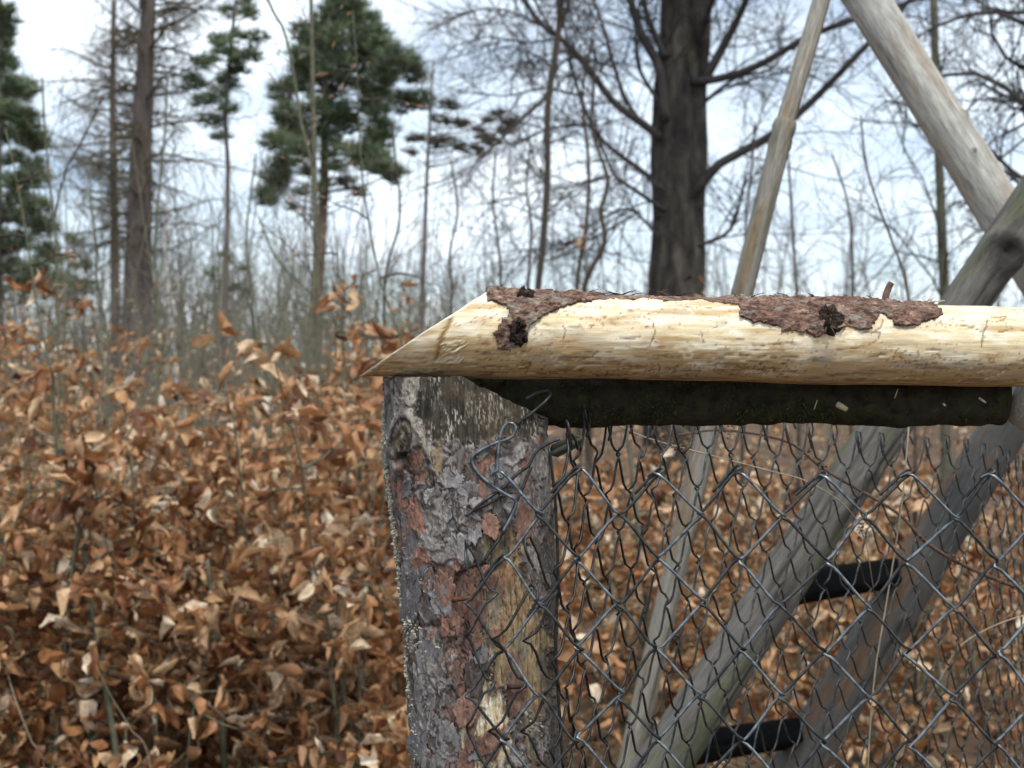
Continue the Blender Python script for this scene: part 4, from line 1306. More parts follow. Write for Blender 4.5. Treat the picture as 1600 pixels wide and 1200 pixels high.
runner("bramble_runner", [(150, 1040, 3.2), (175, 1090, 3.2), (205, 1140, 3.2), (235, 1200, 3.2), (260, 1500, 3.2)], 0.0006, 0.0018, M["dull_straw"], "thin straw-coloured arc crossing a green stem at lower left", "bramble")

# ------------------------------------------------------------------ leaves
def leaf_template(seed, nu=8, nv=5):
    """curled dry beech leaf of length 1 along +x, 6 x 4 cells"""
    r = np.random.default_rng(seed)
    u = np.linspace(0, 1, nu)
    v = np.linspace(-1, 1, nv)
    U, V_ = np.meshgrid(u, v)
    wd = r.uniform(0.22, 0.36) * np.sin(np.pi * np.clip(U, 0.0, 1) ** r.uniform(0.7, 1.0)) ** 0.8 * (1 - 0.15 * U)
    wd = wd + 0.006
    y = V_ * wd
    fold = r.uniform(-0.1, 1.5)
    curl = r.uniform(-2.2, 3.2)
    wav = r.uniform(0.03, 0.11)
    z = fold * np.abs(y) * 0.9 + wav * np.sin(U * r.uniform(9, 15) + r.uniform(0, 6)) * np.abs(V_) + 0.05 * r.normal() * V_ * U
    x = U.copy()
    # roll the blade along its length
    if abs(curl) > 0.05:
        x2 = np.sin(U * curl) / curl
        z = z + (1 - np.cos(U * curl)) / curl
        x = x2
    # edge roll
    er = r.uniform(0, 2.4)
    z = z + er * 0.25 * (V_ ** 2) * wd
    y = y * (1 - 0.25 * er * V_ ** 2)
    # twist and a bent margin
    tw = r.normal(0, 0.9) * U
    y, z = y * np.cos(tw) - z * np.sin(tw) * 0.6, z + y * np.sin(tw)
    bendv = r.normal(0, 0.12) * U ** 2
    y = y + bendv
    P = np.stack([x.ravel(), y.ravel(), z.ravel()], 1)
    idx = np.arange(nu * nv).reshape(nv, nu)
    q = np.stack([idx[:-1, :-1], idx[:-1, 1:], idx[1:, 1:], idx[1:, :-1]], -1).reshape(-1, 4)
    vein = 0.5 + 0.5 * np.sin((U + np.abs(V_) * 0.12) * 2 * np.pi * 6)
    return P, q, vein.ravel()


LEAVES = [leaf_template(900 + i) for i in range(14)]
LEAVES_MID = [leaf_template(900 + i, 4, 3) for i in range(36)]
LEAVES_NEAR = [leaf_template(900 + i, 6, 3) for i in range(36)]
LEAVES_FAR = [leaf_template(900 + i, 4, 3) for i in range(12)]
LEAF_MESH = []
for i, (P, q, ve) in enumerate(LEAVES):
    me = make_mesh("leaf", P, q, True, {"tint": np.zeros(len(P)), "vein": ve})
    me.materials.append(M["leaf"])
    LEAF_MESH.append(me)


def frames(d, nrm):
    d = d / (np.linalg.norm(d, axis=1, keepdims=True) + 1e-9)
    b = np.cross(nrm, d)
    b /= np.linalg.norm(b, axis=1, keepdims=True) + 1e-9
    n = np.cross(d, b)
    return d, b, n


def leaves_joined(pos, d, nrm, size, r, LEAVES=LEAVES_MID, ab=(1.5, 1.45)):
    d, b, n = frames(d, nrm)
    which = r.integers(0, len(LEAVES), len(pos))
    parts, tints, veins = [], [], []
    for k, (P, q, ve) in enumerate(LEAVES):
        m = which == k
        if not m.any():
            continue
        v = pos[m][:, None, :] + size[m][:, None, None] * (P[None, :, 0:1] * d[m][:, None, :] + P[None, :, 1:2] * b[m][:, None, :] + P[None, :, 2:3] * n[m][:, None, :])
        cnt = m.sum()
        Q = (q[None] + (np.arange(cnt) * len(P))[:, None, None]).reshape(-1, 4)
        parts.append((v.reshape(-1, 3), Q))
        tints.append(np.repeat(np.clip(r.beta(ab[0], ab[1], cnt), 0, 0.995), len(P)))
        veins.append(np.tile(ve, cnt))
    v, q = cat_geo(parts)
    return v, q, np.concatenate(tints), np.concatenate(veins)


def sapling_parts(base, height, lean, r, leafiness=1.0, stem=None, br_len=0.42, lo=0.12, nb=None):
    """young beech: stem, zigzag side twigs, and leaves set alternately along them"""
    if stem is None:
        n = 7
        t = np.linspace(0, 1, n)
        stem = np.stack([base[0] + lean[0] * t ** 1.4 + np.cumsum(r.normal(0, 0.012, n)), base[1] + lean[1] * t ** 1.4 + np.cumsum(r.normal(0, 0.012, n)), base[2] + height * t], 1)
    twigs, lp, ld, ln_, ls = [], [], [], [], []
    nb = nb or int(r.integers(9, 14))
    zs = resample(stem, 30)
    for i in range(nb):
        f = lo + (1 - lo) * (i + r.uniform(0, 0.8)) / nb
        f = min(f, 0.98)
        p = zs[int(f * 29)]
        a = r.uniform(0, 2 * np.pi)
        L = br_len * r.uniform(0.45, 1.1) * (1.15 - 0.6 * f)
        d = np.array([math.cos(a), math.sin(a), r.uniform(0.0, 0.55)])
        pts = [p]
        m = 6
        for j in range(m):
            d = d + np.array([r.normal() * 0.22, r.normal() * 0.22, r.normal() * 0.12 - 0.05])
            d /= np.linalg.norm(d)
            pts.append(pts[-1] + d * L / m)
        pts = np.array(pts)
        twigs.append((pts, 0.0034, 0.0012))
        sub = [pts]
        for _ in range(r.integers(1, 4)):
            j = r.integers(1, m)
            d2 = d + r.normal(0, 0.7, 3) * np.array([1, 1, 0.5])
            d2 /= np.linalg.norm(d2)
            L2 = L * r.uniform(0.3, 0.6)
            q = np.array([pts[j] + d2 * L2 * s + np.array([0, 0, -0.02 * s * s]) for s in np.linspace(0, 1, 7)])
            twigs.append((q, 0.0016, 0.0008))
            sub.append(q)
        for q in sub:
            Lq = np.linalg.norm(np.diff(q, axis=0), axis=1).sum()
            cnt = int(Lq / 0.036 * leafiness * r.uniform(0.75, 1.25)) + 1
            qq = resample(q, 40)
            c = np.arange(cnt)
            ix = np.minimum(38, ((0.15 + 0.85 * (c + r.uniform(0, 0.6, cnt)) / cnt) * 39).astype(int))
            tdir = qq[ix + 1] - qq[ix]
            tdir /= np.linalg.norm(tdir, axis=1, keepdims=True) + 1e-9
            side = np.stack([tdir[:, 1], -tdir[:, 0], np.zeros(cnt)], 1)
            sg = np.where(c % 2 == 1, 1.0, -1.0) * r.uniform(0.5, 1.1, cnt)
            dd = tdir * 0.6 + side * sg[:, None] + r.normal(0, 0.25, (cnt, 3))
            dd[:, 2] += r.uniform(-0.9, 0.15, cnt)
            lp.append(qq[ix])
            ld.append(dd)
            ln_.append(np.array([[0, 0, 1.0]]) + r.normal(0, 0.6, (cnt, 3)))
            ls.append(0.034 + 0.056 * r.beta(1.6, 1.5, cnt))
    lp, ld, ln_, ls = (np.concatenate(k) for k in (lp, ld, ln_, ls))
    return stem, twigs, lp, ld, ln_, ls


def twig_mesh(twigs, sides=3, n=7):
    """twigs: single paths (points, r0, r1) and batches (paths, radii)"""
    one = [t for t in twigs if len(t) == 3]
    geo = []
    if one:
        geo.append(tubes(np.stack([resample(t[0], n) for t in one]), np.stack([np.linspace(t[1], t[2], n) for t in one]), sides))
    for t in twigs:
        if len(t) == 2:
            geo.append(tubes(t[0], t[1], sides))
    return cat_geo(geo)


def top_row(px):
    return np.interp(px, [-300, 0, 60, 120, 200, 300, 400, 480, 540, 620, 860, 1000, 1600, 1900], [430, 445, 470, 545, 605, 635, 605, 550, 480, 475, 640, 680, 690, 690])


named_saplings = [   # stem pixels, distance, stem radius, label
    ([(184, 1215), (176, 1140), (168, 1092), (160, 1040), (150, 985)], 3.5, 0.0105, "leafy beech sapling with a thick green stem at the bottom left"),
    ([(352, 1215), (348, 1140), (340, 1060), (338, 1000), (330, 930)], 3.9, 0.0105, "leafy beech sapling with a dark green stem at the bottom, left of centre"),
    ([(140, 1000), (135, 925), (132, 857), (112, 787), (104, 740)], 3.6, 0.0105, "leafy beech sapling with a bare green stem in the left leaf mass"),
    ([(600, 1215), (596, 1132), (596, 1084), (590, 1030), (585, 960)], 4.2, 0.0095, "leafy beech sapling rising just left of the post foot"),
    ([(216, 1000), (216, 950), (218, 900), (212, 820), (208, 760)], 3.8, 0.006, "thin dark-stemmed beech sapling in the middle of the leaf mass"),
    ([(310, 860), (306, 787), (298, 729), (287, 656), (283, 640)], 4.4, 0.0085, "beech sapling with a green stem hooked at its top"),
    ([(566, 790), (558, 706), (546, 632), (537, 555), (531, 439), (520, 330)], 4.3, 0.0085, "tall green-stemmed beech sapling next to the cut rail tip"),
    ([(90, 760), (85, 663), (81, 632), (83, 586), (74, 555), (58, 477), (46, 400), (30, 300), (8, 200)], 3.6, 0.0085, "tall greenish beech sapling at the left edge with pinkish buds"),
    ([(1010, 960), (1000, 880), (995, 800), (985, 720), (975, 650)], 4.6, 0.011, "green sapling stem seen through the mesh beside the post"),
    ([(660, 700), (620, 515), (613, 476), (595, 443), (585, 400), (571, 317), (563, 240), (557, 93), (551, 15)], 4.0, 0.0065, "slender budding sapling curving up in front of the dense pine"),
]
SAP_N = 0
for (pxs, Y, rad, lab) in named_saplings:
    r = np.random.default_rng(1000 + SAP_N)
    SAP_N += 1
    pts = [W(x, y, Y) for x, y in pxs]
    low = pts[0]
    foot = np.array([low[0] + r.normal() * 0.03, Y + 0.02, float(ground_z(low[0], Y)) - 0.03])
    st = [foot] + pts
    if pts[-1][2] < 1.25 and SAP_N <= 6:
        e = pts[-1] - pts[-2]
        st.append(pts[-1] + e / np.linalg.norm(e) * 0.10)
    stem = smooth_path(st, 20)
    tall = pts[-1][2] > 1.6
    _, twigs, lp, ld, ln_, ls = sapling_parts(None, 0, None, r, 0.9, stem=stem, br_len=0.36 if not tall else 0.30, lo=0.15, nb=10 if not tall else 14)
    if tall:
        tops = np.array([W(0, top_row((p[0] / p[1]) * F + 800) - 40, p[1])[2] for p in lp])
        keep = (lp[:, 2] < tops) | (r.uniform(size=len(lp)) < 0.008)
        lp, ld, ln_, ls = lp[keep], ld[keep], ln_[keep], ls[keep]
    t = thing("beech_sapling", lab, "sapling", "young beeches with withered leaves")
    v, q = tubes([stem], [np.linspace(rad * 1.1, rad * (0.15 if tall else 0.5), 20)], 10, cap=True)
    add("stem", make_mesh("stem", v, q), M["stem_green"], t)
    v, q = twig_mesh(twigs, 4)
    add("twigs", make_mesh("twigs", v, q), M["twig"], t, kind="stuff")
    d_, b_, n_ = frames(ld, ln_)
    for i in range(min(len(lp), 130)):
        lo_ = bpy.data.objects.new("leaf", LEAF_MESH[int(r.integers(0, len(LEAF_MESH)))])
        COL.link(lo_)
        lo_.parent = t
        s_ = float(ls[i])
        lo_.matrix_world = Matrix(((d_[i, 0] * s_, b_[i, 0] * s_, n_[i, 0] * s_, lp[i, 0]), (d_[i, 1] * s_, b_[i, 1] * s_, n_[i, 1] * s_, lp[i, 1]),
                                   (d_[i, 2] * s_, b_[i, 2] * s_, n_[i, 2] * s_, lp[i, 2]), (0, 0, 0, 1)))
    if len(lp) > 130:
        v, q, ti, ve = leaves_joined(lp[130:], ld[130:], ln_[130:], ls[130:], r)
        add("leaf_spray", make_mesh("leaf_spray", v, q, True, {"tint": ti, "vein": ve}), M["leaf"], t, kind="stuff")
    if tall:     # long pale buds at twig tips
        bp = [(np.array([tw[0][-1], tw[0][-1] + (tw[0][-1] - tw[0][-2]) / np.linalg.norm(tw[0][-1] - tw[0][-2]) * 0.013, tw[0][-1] + (tw[0][-1] - tw[0][-2]) / np.linalg.norm(tw[0][-1] - tw[0][-2]) * 0.026])) for tw in twigs]
        v, q = tubes(bp, np.tile([[0.0012, 0.0034, 0.0004]], (len(bp), 1)), 5)
        add("buds", make_mesh("buds", v, q), M["bud"], t, kind="stuff")

caught = bpy.data.objects.new("withered_leaf", LEAF_MESH[5])
COL.link(caught)
caught["label"] = "single orange-brown leaf caught in the mesh beside the post"
caught["category"] = "leaf"
caught.location = Vector(W(866, 1030, 1.09))
caught.rotation_euler = (R(70), R(-25), R(15))
caught.scale = (0.034, 0.034, 0.034)

# the thicket behind: withered leaf mass too dense to tell plants apart
r = np.random.default_rng(77)
tw_all, lp, ld, ln_, ls, stems = [], [], [], [], [], []
for i in range(370):
    Y = 3.45 + 7.0 * r.uniform() ** 1.25
    px = r.uniform(470, 640) if i % 14 == 0 else (r.uniform(-680, 2050) if i % 3 == 0 else (r.uniform(-150, 640) if i % 3 == 1 else r.uniform(-150, 1650)))
    X = (px - 800) / F * Y
    if px > 840 and Y < 4.3:
        continue
    ht = W(0, top_row(px) + r.normal() * 25, Y)[2] * r.uniform(0.62, 1.02)
    if px > 860:
        ht *= 0.95
    base = np.array([X, Y, float(ground_z(X, Y)) - 0.02])
    st, tw, a, b, c, d = sapling_parts(base, ht, r.normal(0, 0.22, 2), r, 0.92, br_len=0.40)
    stems.append(resample(st, 7))
    tw_all += tw
    lp.append(a); ld.append(b); ln_.append(c); ls.append(d)
lp, ld, ln_, ls = (np.concatenate(k) for k in (lp, ld, ln_, ls))
nearm = lp[:, 1] < 4.6
ga = leaves_joined(lp[nearm], ld[nearm], ln_[nearm], ls[nearm], r, LEAVES_NEAR)
gb = leaves_joined(lp[~nearm], ld[~nearm], ln_[~nearm], ls[~nearm], r)
v, q = cat_geo([ga[:2], gb[:2]])
ti, ve = np.concatenate([ga[2], gb[2]]), np.concatenate([ga[3], gb[3]])
thick = thing("beech_thicket", "dense thicket of brown withered beech leaves filling the lower half", "thicket")
thick["kind"] = "stuff"
add("leaf_mass", make_mesh("leaf_mass", v, q, True, {"tint": ti, "vein": ve}), M["leaf"], thick, kind="stuff")
v1, q1 = tubes(np.stack(stems), np.tile(np.linspace(0.0065, 0.002, 7), (len(stems), 1)) * r.uniform(0.5, 1.2, (len(stems), 1)), 6)
v2, q2 = twig_mesh(tw_all, 3, 4)
v, q = cat_geo([(v1, q1), (v2, q2)])
add("stem_tangle", make_mesh("stem_tangle", v, q), M["stem_green"], thick, kind="stuff")

# leaf litter on the floor
n = 9000
Y = 2.2 + 13 * r.uniform(size=n) ** 1.3
X = r.uniform(-0.75, 0.72, n) * (Y + 1.0)
pos = np.stack([X, Y, ground_z(X, Y) + r.uniform(0.005, 0.05, n)], 1)
d = np.stack([r.normal(size=n), r.normal(size=n), r.normal(0, 0.25, n)], 1)
nn = np.stack([r.normal(0, 0.4, n), r.normal(0, 0.4, n), np.ones(n)], 1)
v, q, ti, ve = leaves_joined(pos, d, nn, r.uniform(0.045, 0.085, n), r, LEAVES_FAR)
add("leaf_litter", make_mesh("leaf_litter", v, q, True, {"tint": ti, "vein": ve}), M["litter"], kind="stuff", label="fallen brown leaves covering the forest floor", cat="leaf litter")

# dry grass tufts between
n = 9000
Y = 3.2 + 9 * r.uniform(size=n)
X = r.uniform(-0.5, 0.6, n) * Y
dens = fbm(X * 1.2 + 3, Y * 1.2, None, 801, 3) > np.where(X > 0, 0.44, 0.55)
X, Y = X[dens], Y[dens]
n = len(X)
L = r.uniform(0.08, 0.34, n)
dr = np.stack([r.normal(0, 0.35, n), r.normal(0, 0.35, n), np.ones(n)], 1)
b0 = np.stack([X, Y, ground_z(X, Y) - 0.01], 1)
b1_ = b0 + dr * (L * 0.55)[:, None]
dr2 = dr + np.stack([r.normal(0, 0.6, n), r.normal(0, 0.6, n), -0.5 * np.ones(n)], 1)
b2_ = b1_ + dr2 * (L * 0.5)[:, None]
v, q = tubes(np.stack([b0, b1_, b2_], 1), np.tile([[0.0018, 0.0014, 0.0004]], (n, 1)), 3)
add("dry_grass", make_mesh("dry_grass", v, q), M["grass"], kind="stuff", label="straw-coloured grass blades among the fallen leaves", cat="grass")

# ------------------------------------------------------------------ bare trees
def side_twigs(path, r, count, len0, rad0, level, out, droop=0.0, spread=1.0, n=6, f0=0.1, wig=0.25, up=0.15, sub=0.6, sub_n=7):
    """twigs along a path, or along each of a batch of paths, then finer twigs along those"""
    P = np.asarray(path, float)
    if P.ndim == 2:
        P = resample(P, 12)[None]
    M_, m, _ = P.shape
    lens = np.broadcast_to(np.asarray(len0, float).reshape(-1, 1), (M_, count))
    rads = np.broadcast_to(np.asarray(rad0, float).reshape(-1, 1), (M_, count))
    f = np.clip(f0 + (1 - f0) * (np.arange(count)[None, :] + r.uniform(0, 0.9, (M_, count))) / count, 0, 0.999)
    x = f * (m - 1)
    i0 = np.clip(x.astype(int), 0, m - 2)
    fr = (x - i0)[..., None]
    rows = np.arange(M_)[:, None]
    a0, a1 = P[rows, i0], P[rows, i0 + 1]
    p = a0 * (1 - fr) + a1 * fr
    t = a1 - a0
    t = t / (np.linalg.norm(t, axis=2, keepdims=True) + 1e-9)
    a = r.normal(size=t.shape)
    a -= t * (a * t).sum(2, keepdims=True)
    a /= np.linalg.norm(a, axis=2, keepdims=True) + 1e-9
    d = t * r.uniform(0.35, 0.9, (M_, count, 1)) + a * spread * r.uniform(0.6, 1.1, (M_, count, 1))
    d[..., 2] += up
    d /= np.linalg.norm(d, axis=2, keepdims=True)
    L = (lens * r.uniform(0.4, 1.15, (M_, count)) * (1.1 - 0.5 * f))[..., None]
    nn = n if level > 0 else max(3, n - 2)
    pts = [p]
    for j in range(nn - 1):
        d = d + r.normal(0, wig, d.shape)
        d[..., 2] -= droop
        d /= np.linalg.norm(d, axis=2, keepdims=True)
        pts.append(pts[-1] + d * L / (nn - 1))
    Q = np.stack(pts, 2).reshape(M_ * count, nn, 3)
    rr = (rads * (1.1 - 0.5 * f)).reshape(-1, 1) * np.linspace(1, 0.35, nn)[None, :]
    out.append((Q, rr))
    if level > 0:
        side_twigs(Q, r, sub_n, L.reshape(-1) * sub, rr[:, 0] * 0.55, level - 1, out, droop, spread, 5 if level > 1 else 4, 0.12, wig, up, sub, sub_n)


def px_path(pts, Y, n=16, dy=0.0):
    P = []
    for i, q in enumerate(pts):
        yy = Y + (q[2] if len(q) > 2 else dy * i)
        P.append(W(q[0], q[1], yy))
    return smooth_path(P, n)


def down_to_ground(path):
    p = path[0]
    g = np.array([p[0], p[1], float(ground_z(p[0], p[1])) - 0.1])
    return np.concatenate([[g, (g + p) / 2], path])


def tree_obj(name, label, trunk, tr0, tr1, branches, mat_t, mat_b, cat="tree", group=None, sides=20, foliage=None, mat_f=None, twig_sides=3):
    t = thing(name, label, cat, group)
    n = 60
    tp = resample(trunk, n)
    v, q = tubes([tp], [np.interp(np.linspace(0, 1, n), np.linspace(0, 1, len(tr0) if hasattr(tr0, '__len__') else 2), tr0 if hasattr(tr0, '__len__') else [tr0, tr1])], sides, cap=True)
    an = fbm(v[:, 0] * 6, v[:, 1] * 6, v[:, 2] * 2.5, 33, 3)
    ce = np.repeat(tp, sides, 0)
    v[:n * sides] = ce + (v[:n * sides] - ce) * (1 + (an[:n * sides] - 0.5) * 0.22)[:, None]
    add("trunk", make_mesh("trunk", v, q), mat_t, t)
    if branches:
        v, q = twig_mesh(branches, twig_sides, 6)
        add("crown", make_mesh("crown", v, q), mat_b, t)
    if foliage is not None:
        v, f = foliage
        add("needles", make_mesh("needles", v, f, False), mat_f, t)
    return t


# the big dark beech right of centre
YB = 13.5
PXM = YB / F                                        # metres per pixel at that distance
r = np.random.default_rng(5)
trunk = down_to_ground(px_path([(1053, 560), (1054, 470), (1060, 350), (1058, 250), (1056, 160), (1058, 50), (1058, -80), (1056, -260), (1054, -480)], YB, 40))
big = []
main = [
    ([(1098, 130), (1150, 35), (1172, -20), (1200, -120)], 11, 4),
    ([(1080, 128), (1120, 124), (1180, 105), (1240, 70), (1300, 42), (1430, 0), (1520, -40)], 9, 4),
    ([(1080, 310), (1105, 276), (1128, 253), (1200, 215), (1262, 165), (1340, 85), (1420, 2), (1460, -60)], 11, 5),
    ([(1090, 168), (1150, 122), (1200, 110), (1230, 80)], 5, 2),
    ([(1090, 385), (1140, 360), (1160, 300), (1165, 270)], 5, 2),
    ([(1040, 190), (1030, 105), (1005, 60), (985, 0), (960, -90)], 13, 7),
    ([(1030, 215), (1009, 196), (960, 161), (918, 105), (876, 60), (845, 38), (820, 0), (790, -60)], 9, 5),
    ([(1000, 190), (977, 154), (960, 105), (946, 52), (928, 0), (915, -60)], 5, 3),
    ([(1040, 300), (1002, 266), (953, 231), (925, 196), (907, 150), (890, 90), (878, 10)], 6, 3),
    ([(1040, 330), (998, 301), (960, 273), (939, 227), (914, 189), (890, 170)], 5, 2),
    ([(1030, 160), (1000, 110), (993, 60), (1000, 0)], 5, 3),
    ([(1040, 90), (1010, 20), (1000, -60)], 8, 5),
    ([(1090, 60), (1120, -20), (1130, -90)], 8, 5),
    ([(1030, 370), (990, 330), (960, 330), (930, 350)], 4, 1.5),
    ([(876, 60), (820, 66), (760, 58), (700, 75)], 3, 1), ([(845, 38), (780, 14), (720, 22), (680, 40)], 3, 1), ([(907, 150), (850, 138), (790, 150), (720, 140)], 3, 1),
    ([(925, 196), (860, 200), (800, 230), (740, 250)], 3, 1), ([(960, 273), (900, 290), (840, 300), (760, 320)], 3, 1), ([(1000, 330), (930, 370), (860, 385), (790, 400)], 3, 1), ([(960, 105), (900, 90), (850, 110), (800, 100)], 3, 1),
]
side_b = []
for (pts, w0, w1) in main:
    k = r.normal(0, 0.6)
    p = px_path([(x, y, (k * i / len(pts)) * 1.0) for i, (x, y) in enumerate(pts)], YB - 0.15, 16)
    big.append((p, w0 * PXM * 0.72, w1 * PXM * 0.6))
    side_twigs(p, r, 14, 1.35, 0.0095, 2, side_b, 0.012, 0.9, wig=0.11, up=0.03, sub_n=7)
tb = thing("beech_tree", "big dark-trunked bare beech right of centre, spreading limbs", "tree")
n = 120
tp = resample(trunk, n)
pyc = to_px(tp)[1]
rads = np.interp(-pyc, [-1200, -700, -480, -350, -250, -150, -50, 100, 400], [56, 48, 41, 37, 38, 33, 26, 23, 17]) * PXM
v, q = tubes([tp], [rads], 40, cap=True)
ce = np.repeat(tp, 40, 0)
ang = np.tile(np.arange(40) * 2 * np.pi / 40, n)
fl = fbm(np.cos(ang) * 1.8 + 3, np.sin(ang) * 1.8, np.repeat(tp[:, 2], 40) * 0.7, 900, 4)
v[:n * 40] = ce + (v[:n * 40] - ce) * (1 + (fl - 0.5) * 0.55)[:, None]
add("trunk", make_mesh("trunk", v, q), M["beech"], tb)
twin = px_path([(1078, 480), (1082, 380), (1084, 280), (1086, 180), (1090, 80), (1094, -20), (1100, -160), (1108, -360)], YB - 0.05, 40)
v, q = tubes([twin], [np.linspace(21, 15, 40) * PXM * (1 + 0.1 * np.sin(np.arange(40) * 0.7))], 24, cap=True)
add("twin_trunk", make_mesh("twin_trunk", v, q), M["beech"], tb)
for (p, r0_, r1_) in big:
    v, q = tubes([resample(p, 24)], [np.linspace(r0_, r1_, 24)], 10, cap=True)
    add("limb", make_mesh("limb", v, q), M["beech_twig"], tb)
v, q = twig_mesh(side_b, 3, 6)
add("crown", make_mesh("crown", v, q), M["beech_twig"], tb)


def bare_tree(name, label, pts, Y, w0, w1, seed, count, len0, levels=1, mat_t="stem_green", mat_b="twig", f0=0.2, droop=0.0, up=0.2, tw=0.35, limbs=(), cat="tree", group=None, wig=0.2, buds=False):
    r = np.random.default_rng(seed)
    path = px_path(pts, Y, 24)
    trunk = down_to_ground(path)
    m = Y / F * 0.5
    br = []
    side_twigs(path, r, count, len0, w1 * m * tw + 0.0012, levels, br, droop, 1.0, f0=f0, wig=wig, up=up)
    for (lp_, a, b) in limbs:
        lpth = px_path(lp_, Y, 14)
        br.append((lpth, a * m, b * m))
        side_twigs(lpth, r, 9, len0 * 0.6, b * m * 0.7, levels, br, droop, 1.0, wig=wig, up=up)
    t = tree_obj(name, label, trunk, w0 * m * 1.15, w1 * m, br, M[mat_t], M[mat_b], cat, group, sides=10)
    if buds:
        tips = np.concatenate([b_[0][::3, -2:] for b_ in br if b_[0].ndim == 3])
        e = tips[:, 1] - tips[:, 0]
        e = e / (np.linalg.norm(e, axis=1, keepdims=True) + 1e-9)
        bp = np.stack([tips[:, 1], tips[:, 1] + e * 0.012, tips[:, 1] + e * 0.024], 1)
        v, q = tubes(bp, np.tile([[0.0012, 0.0036, 0.0004]], (len(bp), 1)), 5)
        add("buds", make_mesh("buds", v, q), M["bud"], t, kind="stuff")
    return t


bare_tree("young_tree", "dark thin young tree left of the big beech, forked near the top edge", [(838, 560), (840, 460), (848, 385), (855, 280), (855, 189), (858, 147), (866, 95), (872, 52), (876, 0), (882, -80)], 9.0, 11, 9, 21, 16, 0.9, 1, "twig", "beech_twig",
          limbs=[([(872, 52), (886, 15), (895, -30)], 8, 5), ([(858, 150), (802, 199), (739, 259), (690, 283), (640, 300)], 6, 2), ([(872, 60), (845, 20), (825, -20)], 6, 3)], up=0.0, droop=0.02)
bare_tree("young_tree", "slim straight dark sapling beside the beech trunk", [(905, 560), (902, 440), (915, 360), (920, 260), (910, 150), (925, 60)], 10.0, 8, 4, 22, 18, 0.7, 1, "twig", "beech_twig", up=0.1)
red_tree = bare_tree("young_tree", "brownish crooked sapling with a few red leaves left of the beech trunk", [(920, 560), (912, 450), (945, 380), (938, 330), (950, 280), (925, 200), (930, 100)], 9.5, 12, 4, 23, 20, 0.6, 1, "twig", "beech_twig", up=0.1)
bare_tree("young_tree", "thin sapling with a kinked tip between the two stand poles", [(1430, 560), (1415, 440), (1395, 380), (1365, 300), (1352, 250), (1345, 180)], 4.6, 7, 3, 24, 9, 0.32, 1, "twig", "twig", up=0.3)
bare_tree("young_tree", "brown-green slim trunk behind the slanting pale pole", [(1478, 620), (1476, 470), (1472, 380), (1468, 270), (1462, 150), (1460, 20), (1455, -80)], 10.5, 17, 11, 25, 18, 1.3, 2, "stem_green", "beech_twig", up=0.05)
bare_tree("young_tree", "bare twiggy sapling standing right of the thin stand leg", [(1248, 620), (1245, 470), (1240, 380), (1235, 300), (1230, 215)], 8.5, 8, 3, 26, 18, 0.65, 1, "twig", "beech_twig", up=0.25)
bare_tree("young_tree", "bare twiggy sapling between the beech trunk and the stand leg", [(1160, 600), (1162, 440), (1166, 340), (1175, 260), (1180, 190)], 8.0, 7, 3, 27, 16, 0.55, 1, "twig", "beech_twig", up=0.25)
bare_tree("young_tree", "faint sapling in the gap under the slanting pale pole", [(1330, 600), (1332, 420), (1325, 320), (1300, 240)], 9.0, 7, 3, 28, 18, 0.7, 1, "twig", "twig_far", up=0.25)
bare_tree("bare_tree", "bare tree past the right edge with drooping twigs reaching in", [(1640, 620), (1640, 300), (1630, 100), (1610, -60), (1600, -200)], 9.0, 60, 34, 29, 18, 1.5, 2, "beech", "beech_twig", f0=0.05, up=-0.05, droop=0.03,
          limbs=[([(1640, 200), (1560, 130), (1500, 112), (1462, 125), (1440, 150)], 14, 5), ([(1635, 60), (1560, 20), (1490, 30), (1430, 60)], 12, 4), ([(1640, 330), (1560, 260), (1520, 240), (1470, 250)], 10, 4), ([(1640, 420), (1580, 400), (1540, 380)], 8, 3), ([(1630, 0), (1540, -30), (1460, -20)], 12, 4)])
r = np.random.default_rng(44)
for i in range(9):
    lf = bpy.data.objects.new("leaf", LEAF_MESH[int(r.integers(0, 14))])
    COL.link(lf)
    lf.parent = red_tree
    lf.location = Vector(W(905 + r.normal() * 5, 372 + r.normal() * 14, 9.4 + r.normal() * 0.1))
    lf.rotation_euler = r.uniform(0, 6.28, 3)
    k_ = r.uniform(0.05, 0.08)
    lf.scale = (k_, k_, k_)
# thin stems on the left
bare_tree("young_tree", "pale green slim stem in front of the dense pine", [(478, 620), (484, 520), (493, 400), (493, 337), (491, 236), (489, 135), (486, 0), (484, -80)], 5.5, 9, 6, 31, 12, 0.45, 1, up=0.5, buds=True)
bare_tree("young_tree", "slim stem curving to the upper left before the dense pine", [(500, 640), (496, 420), (490, 300), (484, 240), (472, 202), (462, 135), (445, 50), (422, 10), (405, -40)], 5.0, 7, 4, 32, 12, 0.35, 1, up=0.5, buds=True)
bare_tree("young_tree", "thin stem with a fork on the far left under the spruce", [(92, 640), (90, 480), (89, 398), (84, 337), (78, 287), (70, 200), (66, 120)], 5.2, 5, 3, 33, 10, 0.4, 1, limbs=[([(86, 340), (101, 270), (135, 209), (160, 150)], 4, 2)], up=0.5)
bare_tree("young_tree", "dark diagonal branch-like sapling left of the rail tip", [(560, 640), (540, 540), (515, 485), (473, 446), (430, 400), (405, 340)], 6.0, 6, 3, 34, 10, 0.4, 1, up=0.4)
bare_tree("young_tree", "thin greenish stem beside the larch trunk", [(250, 640), (246, 480), (243, 370), (252, 270), (258, 200), (262, 110)], 6.5, 6, 3, 35, 14, 0.5, 1, up=0.5)
bare_tree("young_tree", "thin stem between the sparse pine and the dense pine", [(400, 640), (395, 480), (385, 380), (392, 300), (400, 240)], 7.0, 6, 3, 36, 16, 0.55, 1, up=0.4)
